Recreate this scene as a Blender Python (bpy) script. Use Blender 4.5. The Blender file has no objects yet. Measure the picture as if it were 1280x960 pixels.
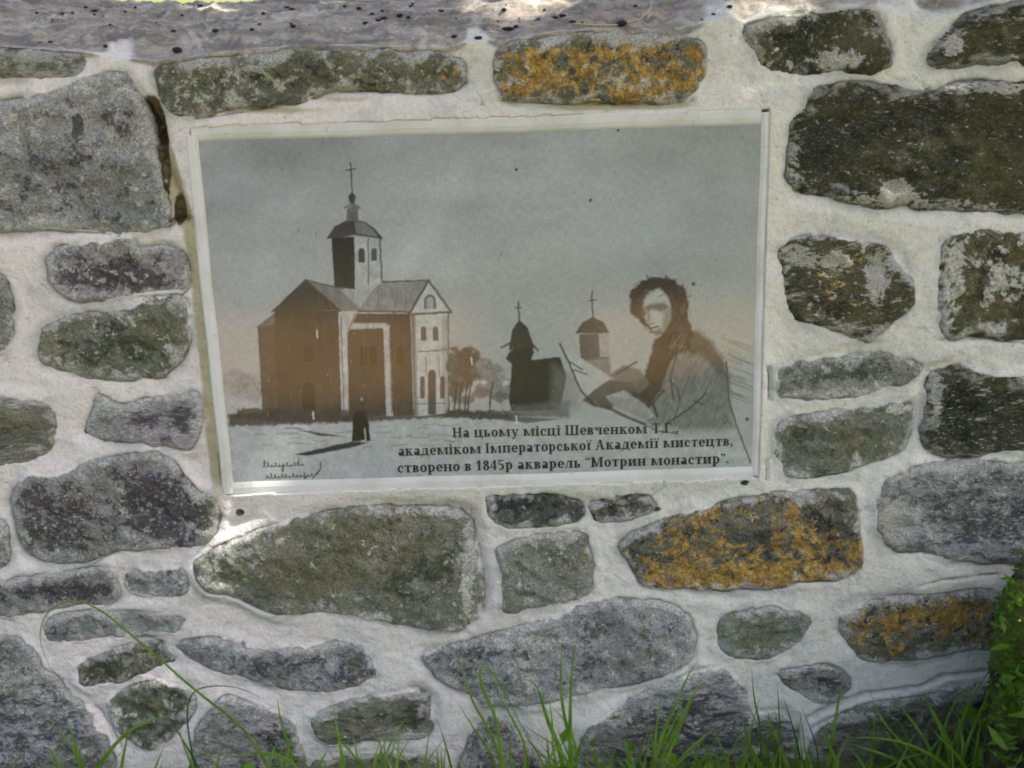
import bpy, math, random
import numpy as np
from mathutils import Vector, Matrix
from mathutils.bvhtree import BVHTree
from mathutils.geometry import delaunay_2d_cdt

random.seed(7); RNG = np.random.RandomState(7)
R = math.radians
S = bpy.context.scene
COL = S.collection

# ------------------------------------------------------------------ camera
FOC = 1350.0                       # focal length in photo pixels (1280 wide)
LEAN = R(6.0)                      # the wall leans back
PITCH = R(20.8); ROLL = R(1.75); DIST = 1.175
Z0 = 0.475
O = Vector((0, 0, Z0))
U = Vector((1, 0, 0)); V = Vector((0, math.sin(LEAN), math.cos(LEAN))); W = Vector((0, -math.cos(LEAN), math.sin(LEAN)))
F = Vector((0, math.cos(PITCH), -math.sin(PITCH)))
_u0 = Vector((0, math.sin(PITCH), math.cos(PITCH))); _r0 = Vector((1, 0, 0))
CR = math.cos(ROLL) * _r0 - math.sin(ROLL) * _u0
CU = math.sin(ROLL) * _r0 + math.cos(ROLL) * _u0
CAM = O - F * DIST
cd = bpy.data.cameras.new('camera'); cam = bpy.data.objects.new('camera', cd); COL.objects.link(cam)
m3 = Matrix((CR, CU, -F)).transposed().to_4x4(); m3.translation = CAM
cam.matrix_world = m3
cd.sensor_width = 36; cd.lens = 36 * FOC / 1280; cd.clip_start = 0.02; cd.clip_end = 1000
cd.dof.use_dof = True; cd.dof.focus_distance = 1.19; cd.dof.aperture_fstop = 11
S.camera = cam
S.render.resolution_x, S.render.resolution_y = 1024, 768

# ------------------------------------------------------------------ sky, sun, exposure
SUN_EL = R(58); SUN_AZ = R(91)     # azimuth measured from +Y (behind the wall) towards +X
SUND = Vector((math.cos(SUN_EL) * math.sin(SUN_AZ), math.cos(SUN_EL) * math.cos(SUN_AZ), math.sin(SUN_EL)))
w_ = bpy.data.worlds.new('World'); S.world = w_; w_.use_nodes = True
nt = w_.node_tree; bg = nt.nodes['Background']
sky = nt.nodes.new('ShaderNodeTexSky'); sky.sky_type = 'NISHITA'; sky.sun_disc = False
sky.sun_elevation = SUN_EL; sky.sun_rotation = SUN_AZ
sky.air_density = 1.0; sky.dust_density = 8.0; sky.ozone_density = 0.3
nt.links.new(sky.outputs[0], bg.inputs[0]); bg.inputs[1].default_value = 0.15
ld = bpy.data.lights.new('sun', 'SUN'); ld.energy = 4.2; ld.angle = R(0.53); ld.color = (1.0, 0.93, 0.82)
sun = bpy.data.objects.new('sun', ld); COL.objects.link(sun)
sun.rotation_euler = (-SUND).to_track_quat('-Z', 'Y').to_euler(); sun.location = (3, 1, 8)
S.view_settings.view_transform = 'Standard'; S.view_settings.look = 'None'
S.view_settings.exposure = 1.7; S.view_settings.gamma = 1
S.view_settings.use_white_balance = True; S.view_settings.white_balance_temperature = 6650; S.view_settings.white_balance_tint = 6
S.cycles.use_denoising = True
S.cycles.max_bounces = 6; S.cycles.diffuse_bounces = 3; S.cycles.glossy_bounces = 3
S.cycles.filter_width = 1.9

# ------------------------------------------------------------------ helpers
def at(px, py, w=0.0):
    """photo pixel -> wall frame (u, v) on the plane w in front of the wall face"""
    d = F * FOC + CR * (px - 640) - CU * (py - 480)
    t = (w - (CAM - O).dot(W)) / d.dot(W)
    P = CAM + d * t - O
    return P.dot(U), P.dot(V)
def uv_list(pts, w=0.0): return np.array([at(x, y, w) for x, y in pts])
def to_px(u, v, w=0.0):
    """wall frame arrays -> photo pixel arrays (only used to author print and stains in flat wall coordinates)"""
    q = [np.asarray(u) * U[i] + np.asarray(v) * V[i] + w * W[i] + (O - CAM)[i] for i in range(3)]
    dot = lambda a: q[0] * a[0] + q[1] * a[1] + q[2] * a[2]
    z = dot(F)
    return 640 + FOC * dot(CR) / z, 480 - FOC * dot(CU) / z
WALLM = Matrix(((U[0], V[0], W[0], O[0]), (U[1], V[1], W[1], O[1]), (U[2], V[2], W[2], O[2]), (0, 0, 0, 1)))
def world(u, v, w=0.0): return WALLM @ Vector((u, v, w))

_T = RNG.rand(256, 256)
def vnoise(x, y, seed=0):
    x = np.asarray(x, float) + seed * 17.31; y = np.asarray(y, float) + seed * 9.77
    xi = np.floor(x).astype(int); yi = np.floor(y).astype(int); fx = x - xi; fy = y - yi
    fx = fx * fx * (3 - 2 * fx); fy = fy * fy * (3 - 2 * fy)
    a = _T[xi & 255, yi & 255]; b = _T[(xi + 1) & 255, yi & 255]; c = _T[xi & 255, (yi + 1) & 255]; d = _T[(xi + 1) & 255, (yi + 1) & 255]
    return (a * (1 - fx) + b * fx) * (1 - fy) + (c * (1 - fx) + d * fx) * fy
def fbm(x, y, s, o=4, seed=0, g=0.5):
    r = 0; a = 1; n = 0
    for i in range(o):
        r = r + a * (vnoise(x * s, y * s, seed + i * 3) - .5); n += a; a *= g; s *= 2.03
    return r / n * 2           # about -1..1
def seg_dist(pu, pv, poly, closed=True):
    best = np.full(pu.shape, 1e9); n = len(poly)
    for i in range(n if closed else n - 1):
        a = poly[i]; b = poly[(i + 1) % n]; d = b - a; L = max(d @ d, 1e-14)
        t = np.clip(((pu - a[0]) * d[0] + (pv - a[1]) * d[1]) / L, 0, 1)
        best = np.minimum(best, (pu - a[0] - t * d[0]) ** 2 + (pv - a[1] - t * d[1]) ** 2)
    return np.sqrt(best)
def inside(pu, pv, poly):
    r = np.zeros(pu.shape, bool); n = len(poly)
    for i in range(n):
        x1, y1 = poly[i]; x2, y2 = poly[(i + 1) % n]
        if y1 == y2: continue
        c = ((y1 > pv) != (y2 > pv)) & (pu < (x2 - x1) * (pv - y1) / (y2 - y1) + x1)
        r ^= c
    return r
def mesh_from(name, verts, faces, smooth=True):
    me = bpy.data.meshes.new(name)
    me.from_pydata([tuple(v) for v in verts] if not isinstance(verts, list) else verts, [], faces)
    if smooth: me.polygons.foreach_set('use_smooth', [True] * len(me.polygons))
    me.update(); return me
def grid_mesh(name, X, Y, Z):
    h, w = X.shape; me = bpy.data.meshes.new(name)
    co = np.stack([X, Y, Z], -1).reshape(-1, 3).astype(np.float32)
    idx = np.arange(h * w).reshape(h, w)
    q = np.stack([idx[:-1, :-1], idx[:-1, 1:], idx[1:, 1:], idx[1:, :-1]], -1).reshape(-1, 4)
    me.vertices.add(len(co)); me.vertices.foreach_set('co', co.ravel())
    me.loops.add(q.size); me.loops.foreach_set('vertex_index', q.ravel().astype(np.int32))
    me.polygons.add(len(q)); me.polygons.foreach_set('loop_start', np.arange(0, q.size, 4, dtype=np.int32))
    me.polygons.foreach_set('loop_total', np.full(len(q), 4, np.int32))
    me.polygons.foreach_set('use_smooth', np.ones(len(q), bool))
    me.update(calc_edges=True); return me
def attr(me, name, vals):
    a = me.attributes.new(name, 'FLOAT', 'POINT'); a.data.foreach_set('value', np.asarray(vals, np.float32).ravel())
def attr_col(me, name, rgb):
    a = me.attributes.new(name, 'FLOAT_COLOR', 'POINT'); rgb = np.asarray(rgb, np.float32).reshape(-1, 3)
    a.data.foreach_set('color', np.concatenate([rgb, np.ones((len(rgb), 1), np.float32)], 1).ravel())
def obj(name, me, mat=None, parent=None):
    o = bpy.data.objects.new(name, me); COL.objects.link(o)
    if mat and me is not None and not me.materials: me.materials.append(mat)
    if parent: o.parent = parent
    return o
def tag(o, label=None, cat=None, group=None, kind=None):
    for k, v in (('label', label), ('category', cat), ('group', group), ('kind', kind)):
        if v: o[k] = v
    return o
def empty(name, M): e = bpy.data.objects.new(name, None); COL.objects.link(e); e.matrix_world = M; e.empty_display_size = .1; return e

# ---- material building
class N:
    def __init__(s, name):
        s.m = bpy.data.materials.new(name); s.m.use_nodes = True; s.t = s.m.node_tree; s.b = s.t.nodes['Principled BSDF']
    def n(s, typ, **k):
        x = s.t.nodes.new(typ)
        for a, b in k.items(): setattr(x, a, b)
        return x
    def put(s, sock, v):
        if isinstance(v, bpy.types.NodeSocket): s.t.links.new(v, sock)
        elif isinstance(v, (tuple, list)) and len(v) == 3 and sock.type == 'RGBA': sock.default_value = (*v, 1)
        else: sock.default_value = v
    def math(s, op, a, b=0.0, c=0.0, clamp=False):
        x = s.n('ShaderNodeMath', operation=op); x.use_clamp = clamp
        s.put(x.inputs[0], a); s.put(x.inputs[1], b); s.put(x.inputs[2], c); return x.outputs[0]
    def noise(s, scale, detail=4, rough=.55, vec=None, dist=0.0):
        x = s.n('ShaderNodeTexNoise'); x.inputs['Scale'].default_value = scale; x.inputs['Detail'].default_value = detail
        x.inputs['Roughness'].default_value = rough; x.inputs['Distortion'].default_value = dist
        if vec: s.put(x.inputs['Vector'], vec)
        return x.outputs['Fac']
    def ramp(s, v, a, b, c=0.0, d=1.0):
        x = s.n('ShaderNodeMapRange', interpolation_type='SMOOTHSTEP')
        s.put(x.inputs[0], v); s.put(x.inputs[1], a); s.put(x.inputs[2], b); s.put(x.inputs[3], c); s.put(x.inputs[4], d); return x.outputs[0]
    def mix(s, f, a, b, mode='MIX'):
        x = s.n('ShaderNodeMix', data_type='RGBA', blend_type=mode); s.put(x.inputs[0], f); s.put(x.inputs[6], a); s.put(x.inputs[7], b); return x.outputs[2]
    def at(s, name, typ='GEOMETRY', out='Fac'): x = s.n('ShaderNodeAttribute', attribute_name=name, attribute_type=typ); return x.outputs[out]
    def coords(s, rnd=True):
        tc = s.n('ShaderNodeTexCoord'); v = tc.outputs['Object']
        if not rnd: return v
        oi = s.n('ShaderNodeObjectInfo'); a = s.n('ShaderNodeVectorMath', operation='ADD'); c = s.n('ShaderNodeCombineXYZ')
        k = s.math('MULTIPLY', oi.outputs['Random'], 37.0)
        s.put(c.inputs[0], k); s.put(c.inputs[1], k); s.put(c.inputs[2], k); s.put(a.inputs[0], v); s.put(a.inputs[1], c.outputs[0]); return a.outputs[0]
    def bump(s, h, dist, strength=1.0, normal=None):
        x = s.n('ShaderNodeBump'); s.put(x.inputs['Height'], h); x.inputs['Distance'].default_value = dist; x.inputs['Strength'].default_value = strength
        if normal: s.put(x.inputs['Normal'], normal)
        return x.outputs[0]
    def out(s, col=None, rough=None, normal=None, spec=None):
        if col is not None: s.put(s.b.inputs['Base Color'], col)
        if rough is not None: s.put(s.b.inputs['Roughness'], rough)
        if normal is not None: s.put(s.b.inputs['Normal'], normal)
        if spec is not None: s.put(s.b.inputs['Specular IOR Level'], spec)
        return s.m

def stone_material():
    k = N('weathered_stone'); v0 = k.coords()
    vm = k.n('ShaderNodeVectorMath', operation='MULTIPLY'); k.put(vm.inputs[0], v0); k.put(vm.inputs[1], k.at('grain', 'OBJECT', 'Vector')); v = vm.outputs[0]
    A = lambda n, o='Fac': k.at(n, 'OBJECT', o)
    n1 = k.noise(11, 5, .6, v, .4); n2 = k.noise(38, 8, .68, v, .5); n3 = k.noise(120, 6, .65, v); n4 = k.noise(420, 3, .6, v); n5 = k.noise(70, 7, .7, v, 1.0); n6 = k.noise(55, 7, .66, v, .6)
    n7 = k.noise(24, 6, .62, v, .8)
    c = k.mix(k.ramp(n1, .38, .62), A('base_a', 'Color'), A('base_b', 'Color'))
    # dark algae / lichen crust, and one painted hole
    f = k.math('ADD', k.math('MULTIPLY', n2, .6), k.math('MULTIPLY', n3, .4))
    f = k.math('ADD', f, k.math('ADD', k.math('MULTIPLY', k.at('dark'), .12), k.math('MULTIPLY', A('dark_amount'), .10)))
    c = k.mix(k.math('MULTIPLY', k.ramp(f, .545, .60), .85), c, A('dark_col', 'Color'))
    g = k.math('ADD', n7, k.math('MULTIPLY', k.at('green'), .22))
    c = k.mix(k.math('MULTIPLY', k.ramp(g, .56, .72), .6), c, (.115, .112, .058))
    n8 = k.noise(210, 7, .72, v, .4)
    c = k.mix(k.math('MULTIPLY', k.ramp(n8, .52, .62), A('speckle')), c, k.mix(.5, c, A('dark_col', 'Color')))
    c = k.mix(k.math('MULTIPLY', k.ramp(n8, .47, .38), .5), c, k.mix(.45, c, k.mix(k.at('green'), (.46, .46, .45), (.26, .26, .15))))
    # orange crustose lichen
    o = k.math('ADD', k.math('ADD', k.math('MULTIPLY', n6, .78), k.math('MULTIPLY', n3, .22)), k.math('MULTIPLY', k.at('orange'), .095))
    oc = k.mix(k.ramp(n3, .35, .65), (.24, .135, .028), (.46, .30, .085))
    c = k.mix(k.math('MULTIPLY', k.math('MULTIPLY', k.ramp(o, .585, .63), .88), k.ramp(k.at('orange'), .02, .25)), c, oc)
    c = k.mix(k.math('MULTIPLY', k.math('MULTIPLY', k.ramp(n5, .55, .60), .85), k.ramp(k.at('orange'), .05, .4)), c, (.035, .033, .03))
    # pale lichen and rubbed spots
    p = k.math('ADD', k.math('ADD', k.math('MULTIPLY', n5, .55), k.math('MULTIPLY', n3, .45)), k.math('ADD', k.math('MULTIPLY', k.at('pale'), .16), k.math('MULTIPLY', A('pale_amount'), .1)))
    c = k.mix(k.math('MULTIPLY', k.ramp(p, .585, .63), .75), c, k.mix(k.ramp(n1, .4, .6), (.50, .49, .48), (.42, .43, .35)))
    # mortar smeared thinly over the rim of the stone
    e = k.math('SUBTRACT', k.at('edge'), k.math('MULTIPLY', k.math('SUBTRACT', n2, .5), 3.4))
    e = k.math('SUBTRACT', e, k.math('MULTIPLY', k.math('SUBTRACT', n7, .52), 5.0))
    e = k.math('SUBTRACT', e, k.math('MULTIPLY', k.math('SUBTRACT', n3, .5), 1.2))
    ef = k.math('MULTIPLY', k.ramp(e, .0, .75, 1.0, 0.0), A('smear'))
    c = k.mix(ef, c, (.44, .44, .43))
    gr = k.ramp(n4, .3, .7, .62, 1.38); gg = k.n('ShaderNodeCombineColor'); [k.put(gg.inputs[i], gr) for i in range(3)]
    c = k.mix(1.0, c, gg.outputs[0], 'MULTIPLY')
    h = k.math('ADD', k.math('ADD', k.math('MULTIPLY', n2, 1.0), k.math('MULTIPLY', n3, .5)), k.math('MULTIPLY', n4, .12))
    return k.out(c, .93, k.bump(h, .011, .8), .25)

def mortar_material():
    k = N('lime_mortar'); v = k.coords(False)
    n1 = k.noise(5, 4, .6, v); n2 = k.noise(30, 7, .65, v, .6); n3 = k.noise(150, 6, .65, v); n4 = k.noise(520, 3, .6, v); n5 = k.noise(75, 6, .7, v, .8)
    sx = k.n('ShaderNodeSeparateXYZ'); k.put(sx.inputs[0], v)
    lr = k.math('ADD', sx.outputs[0], k.math('MULTIPLY', k.math('SUBTRACT', n1, .5), 1.2))
    c = k.mix(k.ramp(lr, -.45, .35), (.67, .615, .61), (.585, .585, .54))
    c = k.mix(k.math('MULTIPLY', k.ramp(n2, .42, .62), .45), c, (.66, .635, .61))
    c = k.mix(k.math('MULTIPLY', k.ramp(n5, .56, .72), .3), c, (.40, .395, .38))
    n6 = k.noise(230, 5, .7, v)
    c = k.mix(k.math('MULTIPLY', k.ramp(n6, .5, .66), .3), c, (.34, .33, .31))
    n7 = k.noise(14, 6, .7, v, 1.2)
    c = k.mix(k.math('MULTIPLY', k.ramp(n7, .52, .64), .5), c, (.40, .41, .42))
    c = k.mix(k.math('MULTIPLY', k.ramp(n7, .44, .34), .3), c, (.66, .58, .45))
    # grimy film creeping in from the stones
    d = k.math('ADD', k.at('grime'), k.math('MULTIPLY', k.math('SUBTRACT', n2, .5), 1.6))
    c = k.mix(k.math('MULTIPLY', k.ramp(d, .25, 1.0), .6), c, (.33, .34, .34))
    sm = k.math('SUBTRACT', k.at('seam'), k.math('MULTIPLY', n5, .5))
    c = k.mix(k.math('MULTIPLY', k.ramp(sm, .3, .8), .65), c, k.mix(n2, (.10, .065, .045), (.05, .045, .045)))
    y = k.math('ADD', k.at('stain'), k.math('MULTIPLY', k.math('SUBTRACT', n2, .5), .9))
    c = k.mix(k.math('MULTIPLY', k.ramp(y, .25, .95), .72), c, (.27, .245, .095))
    b = k.math('ADD', k.at('moss'), k.math('MULTIPLY', k.math('SUBTRACT', n5, .5), 1.2))
    c = k.mix(k.ramp(b, .35, .8), c, k.mix(k.ramp(n3, .4, .6), (.035, .028, .014), (.10, .075, .035)))
    # weathered grey cap on top of the wall
    w = k.n('ShaderNodeMapping'); k.put(w.inputs[0], v); w.inputs['Scale'].default_value = (7, 60, 60)
    ns = k.noise(1.0, 6, .65, w.outputs[0], .7)
    cc = k.mix(k.ramp(ns, .36, .6), (.20, .175, .15), (.36, .32, .28))
    cc = k.mix(k.math('MULTIPLY', k.ramp(n2, .5, .62), .65), cc, (.13, .12, .115)); cc = k.mix(k.math('MULTIPLY', k.ramp(n6, .52, .64), .5), cc, (.12, .11, .10)); cc = k.mix(k.math('MULTIPLY', k.ramp(n7, .55, .62), .6), cc, (.5, .47, .44))
    cp = k.math('ADD', k.at('cap'), k.math('MULTIPLY', k.math('SUBTRACT', n2, .5), .8))
    c = k.mix(k.ramp(cp, .35, .7), c, cc)
    gm = k.ramp(n4, .35, .65, .93, 1.05); gc = k.n('ShaderNodeCombineColor'); [k.put(gc.inputs[i], gm) for i in range(3)]; c = k.mix(1.0, c, gc.outputs[0], 'MULTIPLY')
    s = k.ramp(n3, .62, .68); c = k.mix(k.math('MULTIPLY', s, .35), c, (.75, .75, .74))
    s = k.ramp(n3, .37, .32); c = k.mix(k.math('MULTIPLY', s, .6), c, (.20, .185, .17))
    h = k.math('ADD', k.math('ADD', k.math('MULTIPLY', n2, 1.0), k.math('MULTIPLY', n3, .5)), k.math('MULTIPLY', n4, .14))
    return k.out(c, .95, k.bump(h, .0045, .8), .2)
M_STONE = stone_material(); M_MORTAR = mortar_material()

# ------------------------------------------------------------------ stones traced as outlines on the wall face
G = dict(a=(.31, .31, .325), b=(.20, .205, .205), d=(.05, .047, .055))       # blue grey
P = dict(a=(.30, .285, .30), b=(.215, .215, .20), d=(.045, .038, .05))           # mauve grey
B = dict(a=(.205, .20, .15), b=(.14, .15, .115), d=(.05, .055, .035))           # brown green
K = dict(a=(.06, .062, .03), b=(.034, .036, .022), d=(.012, .015, .011))        # near black green
SD = dict(a=(.12, .12, .115), b=(.07, .075, .065), d=(.025, .025, .028))
K2 = dict(a=(.10, .09, .045), b=(.06, .06, .03), d=(.02, .02, .015))
Q = dict(a=(.185, .205, .16), b=(.24, .255, .23), d=(.07, .08, .06))            # sage
Y = dict(a=(.17, .165, .115), b=(.11, .115, .085), d=(.025, .025, .022))
STONES = [
 ([(-40,64),(0,63),(55,66),(103,71),(106,85),(100,99),(60,97),(0,94),(-40,94)], B, .3, .2, 6),
 ([(-60,128),(0,128),(50,122),(95,104),(145,90),(163,92),(172,110),(180,138),(192,185),(203,230),(212,265),(205,284),(150,290),(60,287),(-60,290)], G, .25, .45, 8),
 ([(197,86),(240,80),(300,70),(400,64),(480,66),(560,68),(578,77),(582,100),(565,112),(530,115),(450,113),(420,112),(400,118),(370,127),(320,133),(270,138),(245,147),(215,143),(203,125)], Y, .15, .3, 9),
 ([(622,64),(640,54),(700,46),(760,43),(840,45),(875,48),(883,62),(882,95),(872,118),(850,127),(800,128),(720,127),(660,125),(625,121),(619,95)], Y, .2, .3, 9),
 ([(930,37),(970,21),(1050,15),(1090,15),(1100,27),(1108,50),(1114,80),(1090,90),(1055,89),(1020,93),(985,88),(950,79),(938,60)], K, .1, .15, 9),
 ([(1160,77),(1166,55),(1185,40),(1210,22),(1240,8),(1320,2),(1330,78),(1260,80),(1220,80),(1190,84),(1165,83)], K, .2, .3, 9),
 ([(1012,108),(1060,104),(1120,108),(1166,121),(1182,110),(1200,103),(1340,102),(1340,264),(1250,265),(1215,262),(1170,262),(1130,256),(1100,262),(1060,250),(1000,238),(984,228),(985,190),(990,150),(1003,140)], K, .0, .1, 10),
 ([(60,325),(72,310),(110,306),(145,298),(163,300),(172,312),(200,309),(230,318),(236,340),(232,362),(195,367),(150,371),(110,378),(85,372),(66,352)], P, .35, .5, 8),
 ([(52,410),(75,398),(120,393),(160,386),(190,373),(225,371),(238,385),(239,425),(225,450),(205,470),(160,474),(105,471),(75,462),(50,455),(48,430)], B, .3, .35, 8),
 ([(-50,340),(-10,342),(8,350),(15,385),(14,420),(5,436),(-50,440)], P, .4, .2, 6),
 ([(-60,490),(0,497),(30,500),(62,508),(66,530),(65,560),(40,572),(0,582),(-60,588)], B, .15, .1, 5),
 ([(120,495),(135,503),(148,508),(185,500),(215,494),(252,491),(253,515),(246,545),(238,558),(210,556),(160,552),(130,548),(106,540),(113,520)], P, .15, .1, 6),
 ([(14,628),(20,606),(35,593),(60,598),(90,588),(120,573),(160,570),(195,565),(215,572),(232,595),(250,616),(270,618),(277,640),(269,665),(255,680),(190,688),(150,687),(120,698),(85,707),(50,700),(30,690),(20,660)], P, .45, .5, 10),
 ([(-50,648),(0,650),(9,662),(7,700),(0,714),(-50,714)], P, .4, .3, 5),
 ([(-60,738),(0,728),(40,722),(90,715),(130,709),(142,718),(145,745),(135,755),(90,757),(50,765),(0,770),(-60,772)], P, .35, .3, 7),
 ([(155,720),(170,714),(200,715),(232,708),(237,722),(232,740),(210,745),(180,745),(160,738)], P, .6, .5, 4),
 ([(50,782),(70,770),(100,765),(150,768),(200,770),(230,776),(222,792),(170,795),(120,798),(60,802)], G, .1, .2, 2),
 ([(98,830),(130,819),(165,806),(190,805),(210,815),(218,828),(180,840),(150,850),(102,857)], B, .7, .1, 3),
 ([(-60,790),(0,795),(22,797),(38,810),(50,835),(70,850),(85,870),(110,890),(127,912),(142,945),(155,1010),(-60,1010)], G, .4, .6, 10),
 ([(130,880),(150,866),(185,850),(205,855),(235,860),(244,875),(241,890),(226,912),(210,930),(190,938),(160,925),(143,908)], B, .4, .4, 7),
 ([(246,700),(262,690),(290,675),(325,662),(370,648),(440,635),(520,635),(573,638),(588,655),(592,690),(600,720),(604,745),(597,770),(575,788),(540,786),(500,779),(450,768),(400,764),(350,767),(320,755),(295,742),(265,735),(248,718)], B, .05, .25, 10),
 ([(607,621),(640,618),(700,620),(725,628),(732,641),(720,652),(680,658),(640,658),(613,648)], SD, .5, .15, 5),
 ([(735,629),(770,622),(808,620),(822,630),(815,640),(780,650),(748,650)], SD, .6, .2, 4),
 ([(622,688),(645,676),(690,668),(731,668),(738,700),(740,738),(725,750),(680,758),(645,765),(628,764),(629,725)], Q, .15, .35, 6),
 ([(774,682),(786,668),(800,664),(830,652),(870,638),(920,625),(970,617),(1020,613),(1062,614),(1070,640),(1078,680),(1077,708),(1055,720),(1040,727),(1010,726),(960,735),(900,738),(840,737),(805,732),(795,715),(785,700)], Y, .25, .1, 10),
 ([(1092,628),(1105,600),(1140,585),(1200,579),(1340,580),(1340,706),(1250,706),(1200,700),(1160,690),(1120,690),(1097,665)], G, .35, .55, 10),
 ([(528,822),(570,805),(620,795),(680,776),(735,756),(768,750),(800,752),(845,761),(862,775),(868,800),(862,825),(840,838),(780,855),(720,865),(680,877),(640,880),(600,878),(578,865),(548,845)], G, .2, .4, 8),
 ([(215,806),(250,800),(285,799),(303,812),(350,812),(400,806),(450,804),(463,822),(472,842),(450,855),(410,863),(360,862),(300,845),(262,836),(240,822)], G, .35, .35, 7),
 ([(388,896),(420,881),(470,873),(520,865),(535,873),(541,905),(535,922),(500,928),(460,925),(430,931),(395,922)], B, .3, .2, 8),
 ([(250,905),(278,870),(300,874),(340,886),(365,905),(378,940),(378,1010),(235,1010),(238,935)], P, .35, .3, 8),
 ([(390,952),(450,942),(540,948),(560,975),(560,1010),(385,1010)], B, .4, .2, 6),
 ([(572,1010),(578,950),(590,925),(612,897),(640,892),(652,910),(665,940),(700,965),(705,1010)], P, .5, .3, 8),
 ([(728,912),(760,886),(800,868),(850,845),(880,836),(908,834),(925,855),(942,892),(975,893),(998,915),(1004,1010),(718,1010)], G, .45, .4, 9),
 ([(898,782),(905,770),(930,766),(965,760),(990,765),(1014,776),(1003,800),(985,815),(950,825),(915,820),(900,806)], Q, .1, .1, 5),
 ([(972,838),(1000,836),(1040,834),(1058,845),(1061,862),(1046,876),(1020,878),(998,866),(982,855)], P, .65, .5, 4),
 ([(1049,772),(1070,760),(1110,750),(1150,748),(1200,742),(1240,738),(1330,735),(1330,805),(1230,810),(1180,816),(1140,825),(1100,830),(1075,823),(1066,805),(1052,790)], B, .1, .1, 8),
 ([(1014,915),(1042,898),(1082,884),(1150,873),(1200,859),(1255,850),(1330,848),(1330,1010),(1014,1010)], B, .3, .2, 9),
 ([(974,312),(990,297),(1030,295),(1060,300),(1100,305),(1125,330),(1140,355),(1144,380),(1115,400),(1085,427),(1060,418),(1020,405),(995,397),(980,360)], K2, .15, .35, 10),
 ([(1178,312),(1190,296),(1225,290),(1340,297),(1340,430),(1240,421),(1180,420),(1172,385),(1176,340)], K2, .25, .5, 9),
 ([(970,460),(1010,453),(1050,446),(1100,438),(1130,448),(1152,462),(1135,475),(1110,485),(1080,495),(1020,498),(975,496)], Q, .35, .1, 4),
 ([(967,532),(990,524),(1050,514),(1100,508),(1140,501),(1146,515),(1136,540),(1130,562),(1100,575),(1050,590),(1010,598),(982,595),(968,570)], B, .05, .2, 7),
 ([(1164,472),(1200,458),(1240,468),(1340,470),(1340,555),(1250,562),(1210,572),(1170,568),(1152,560),(1158,510)], K, .2, .3, 8),
]
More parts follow.
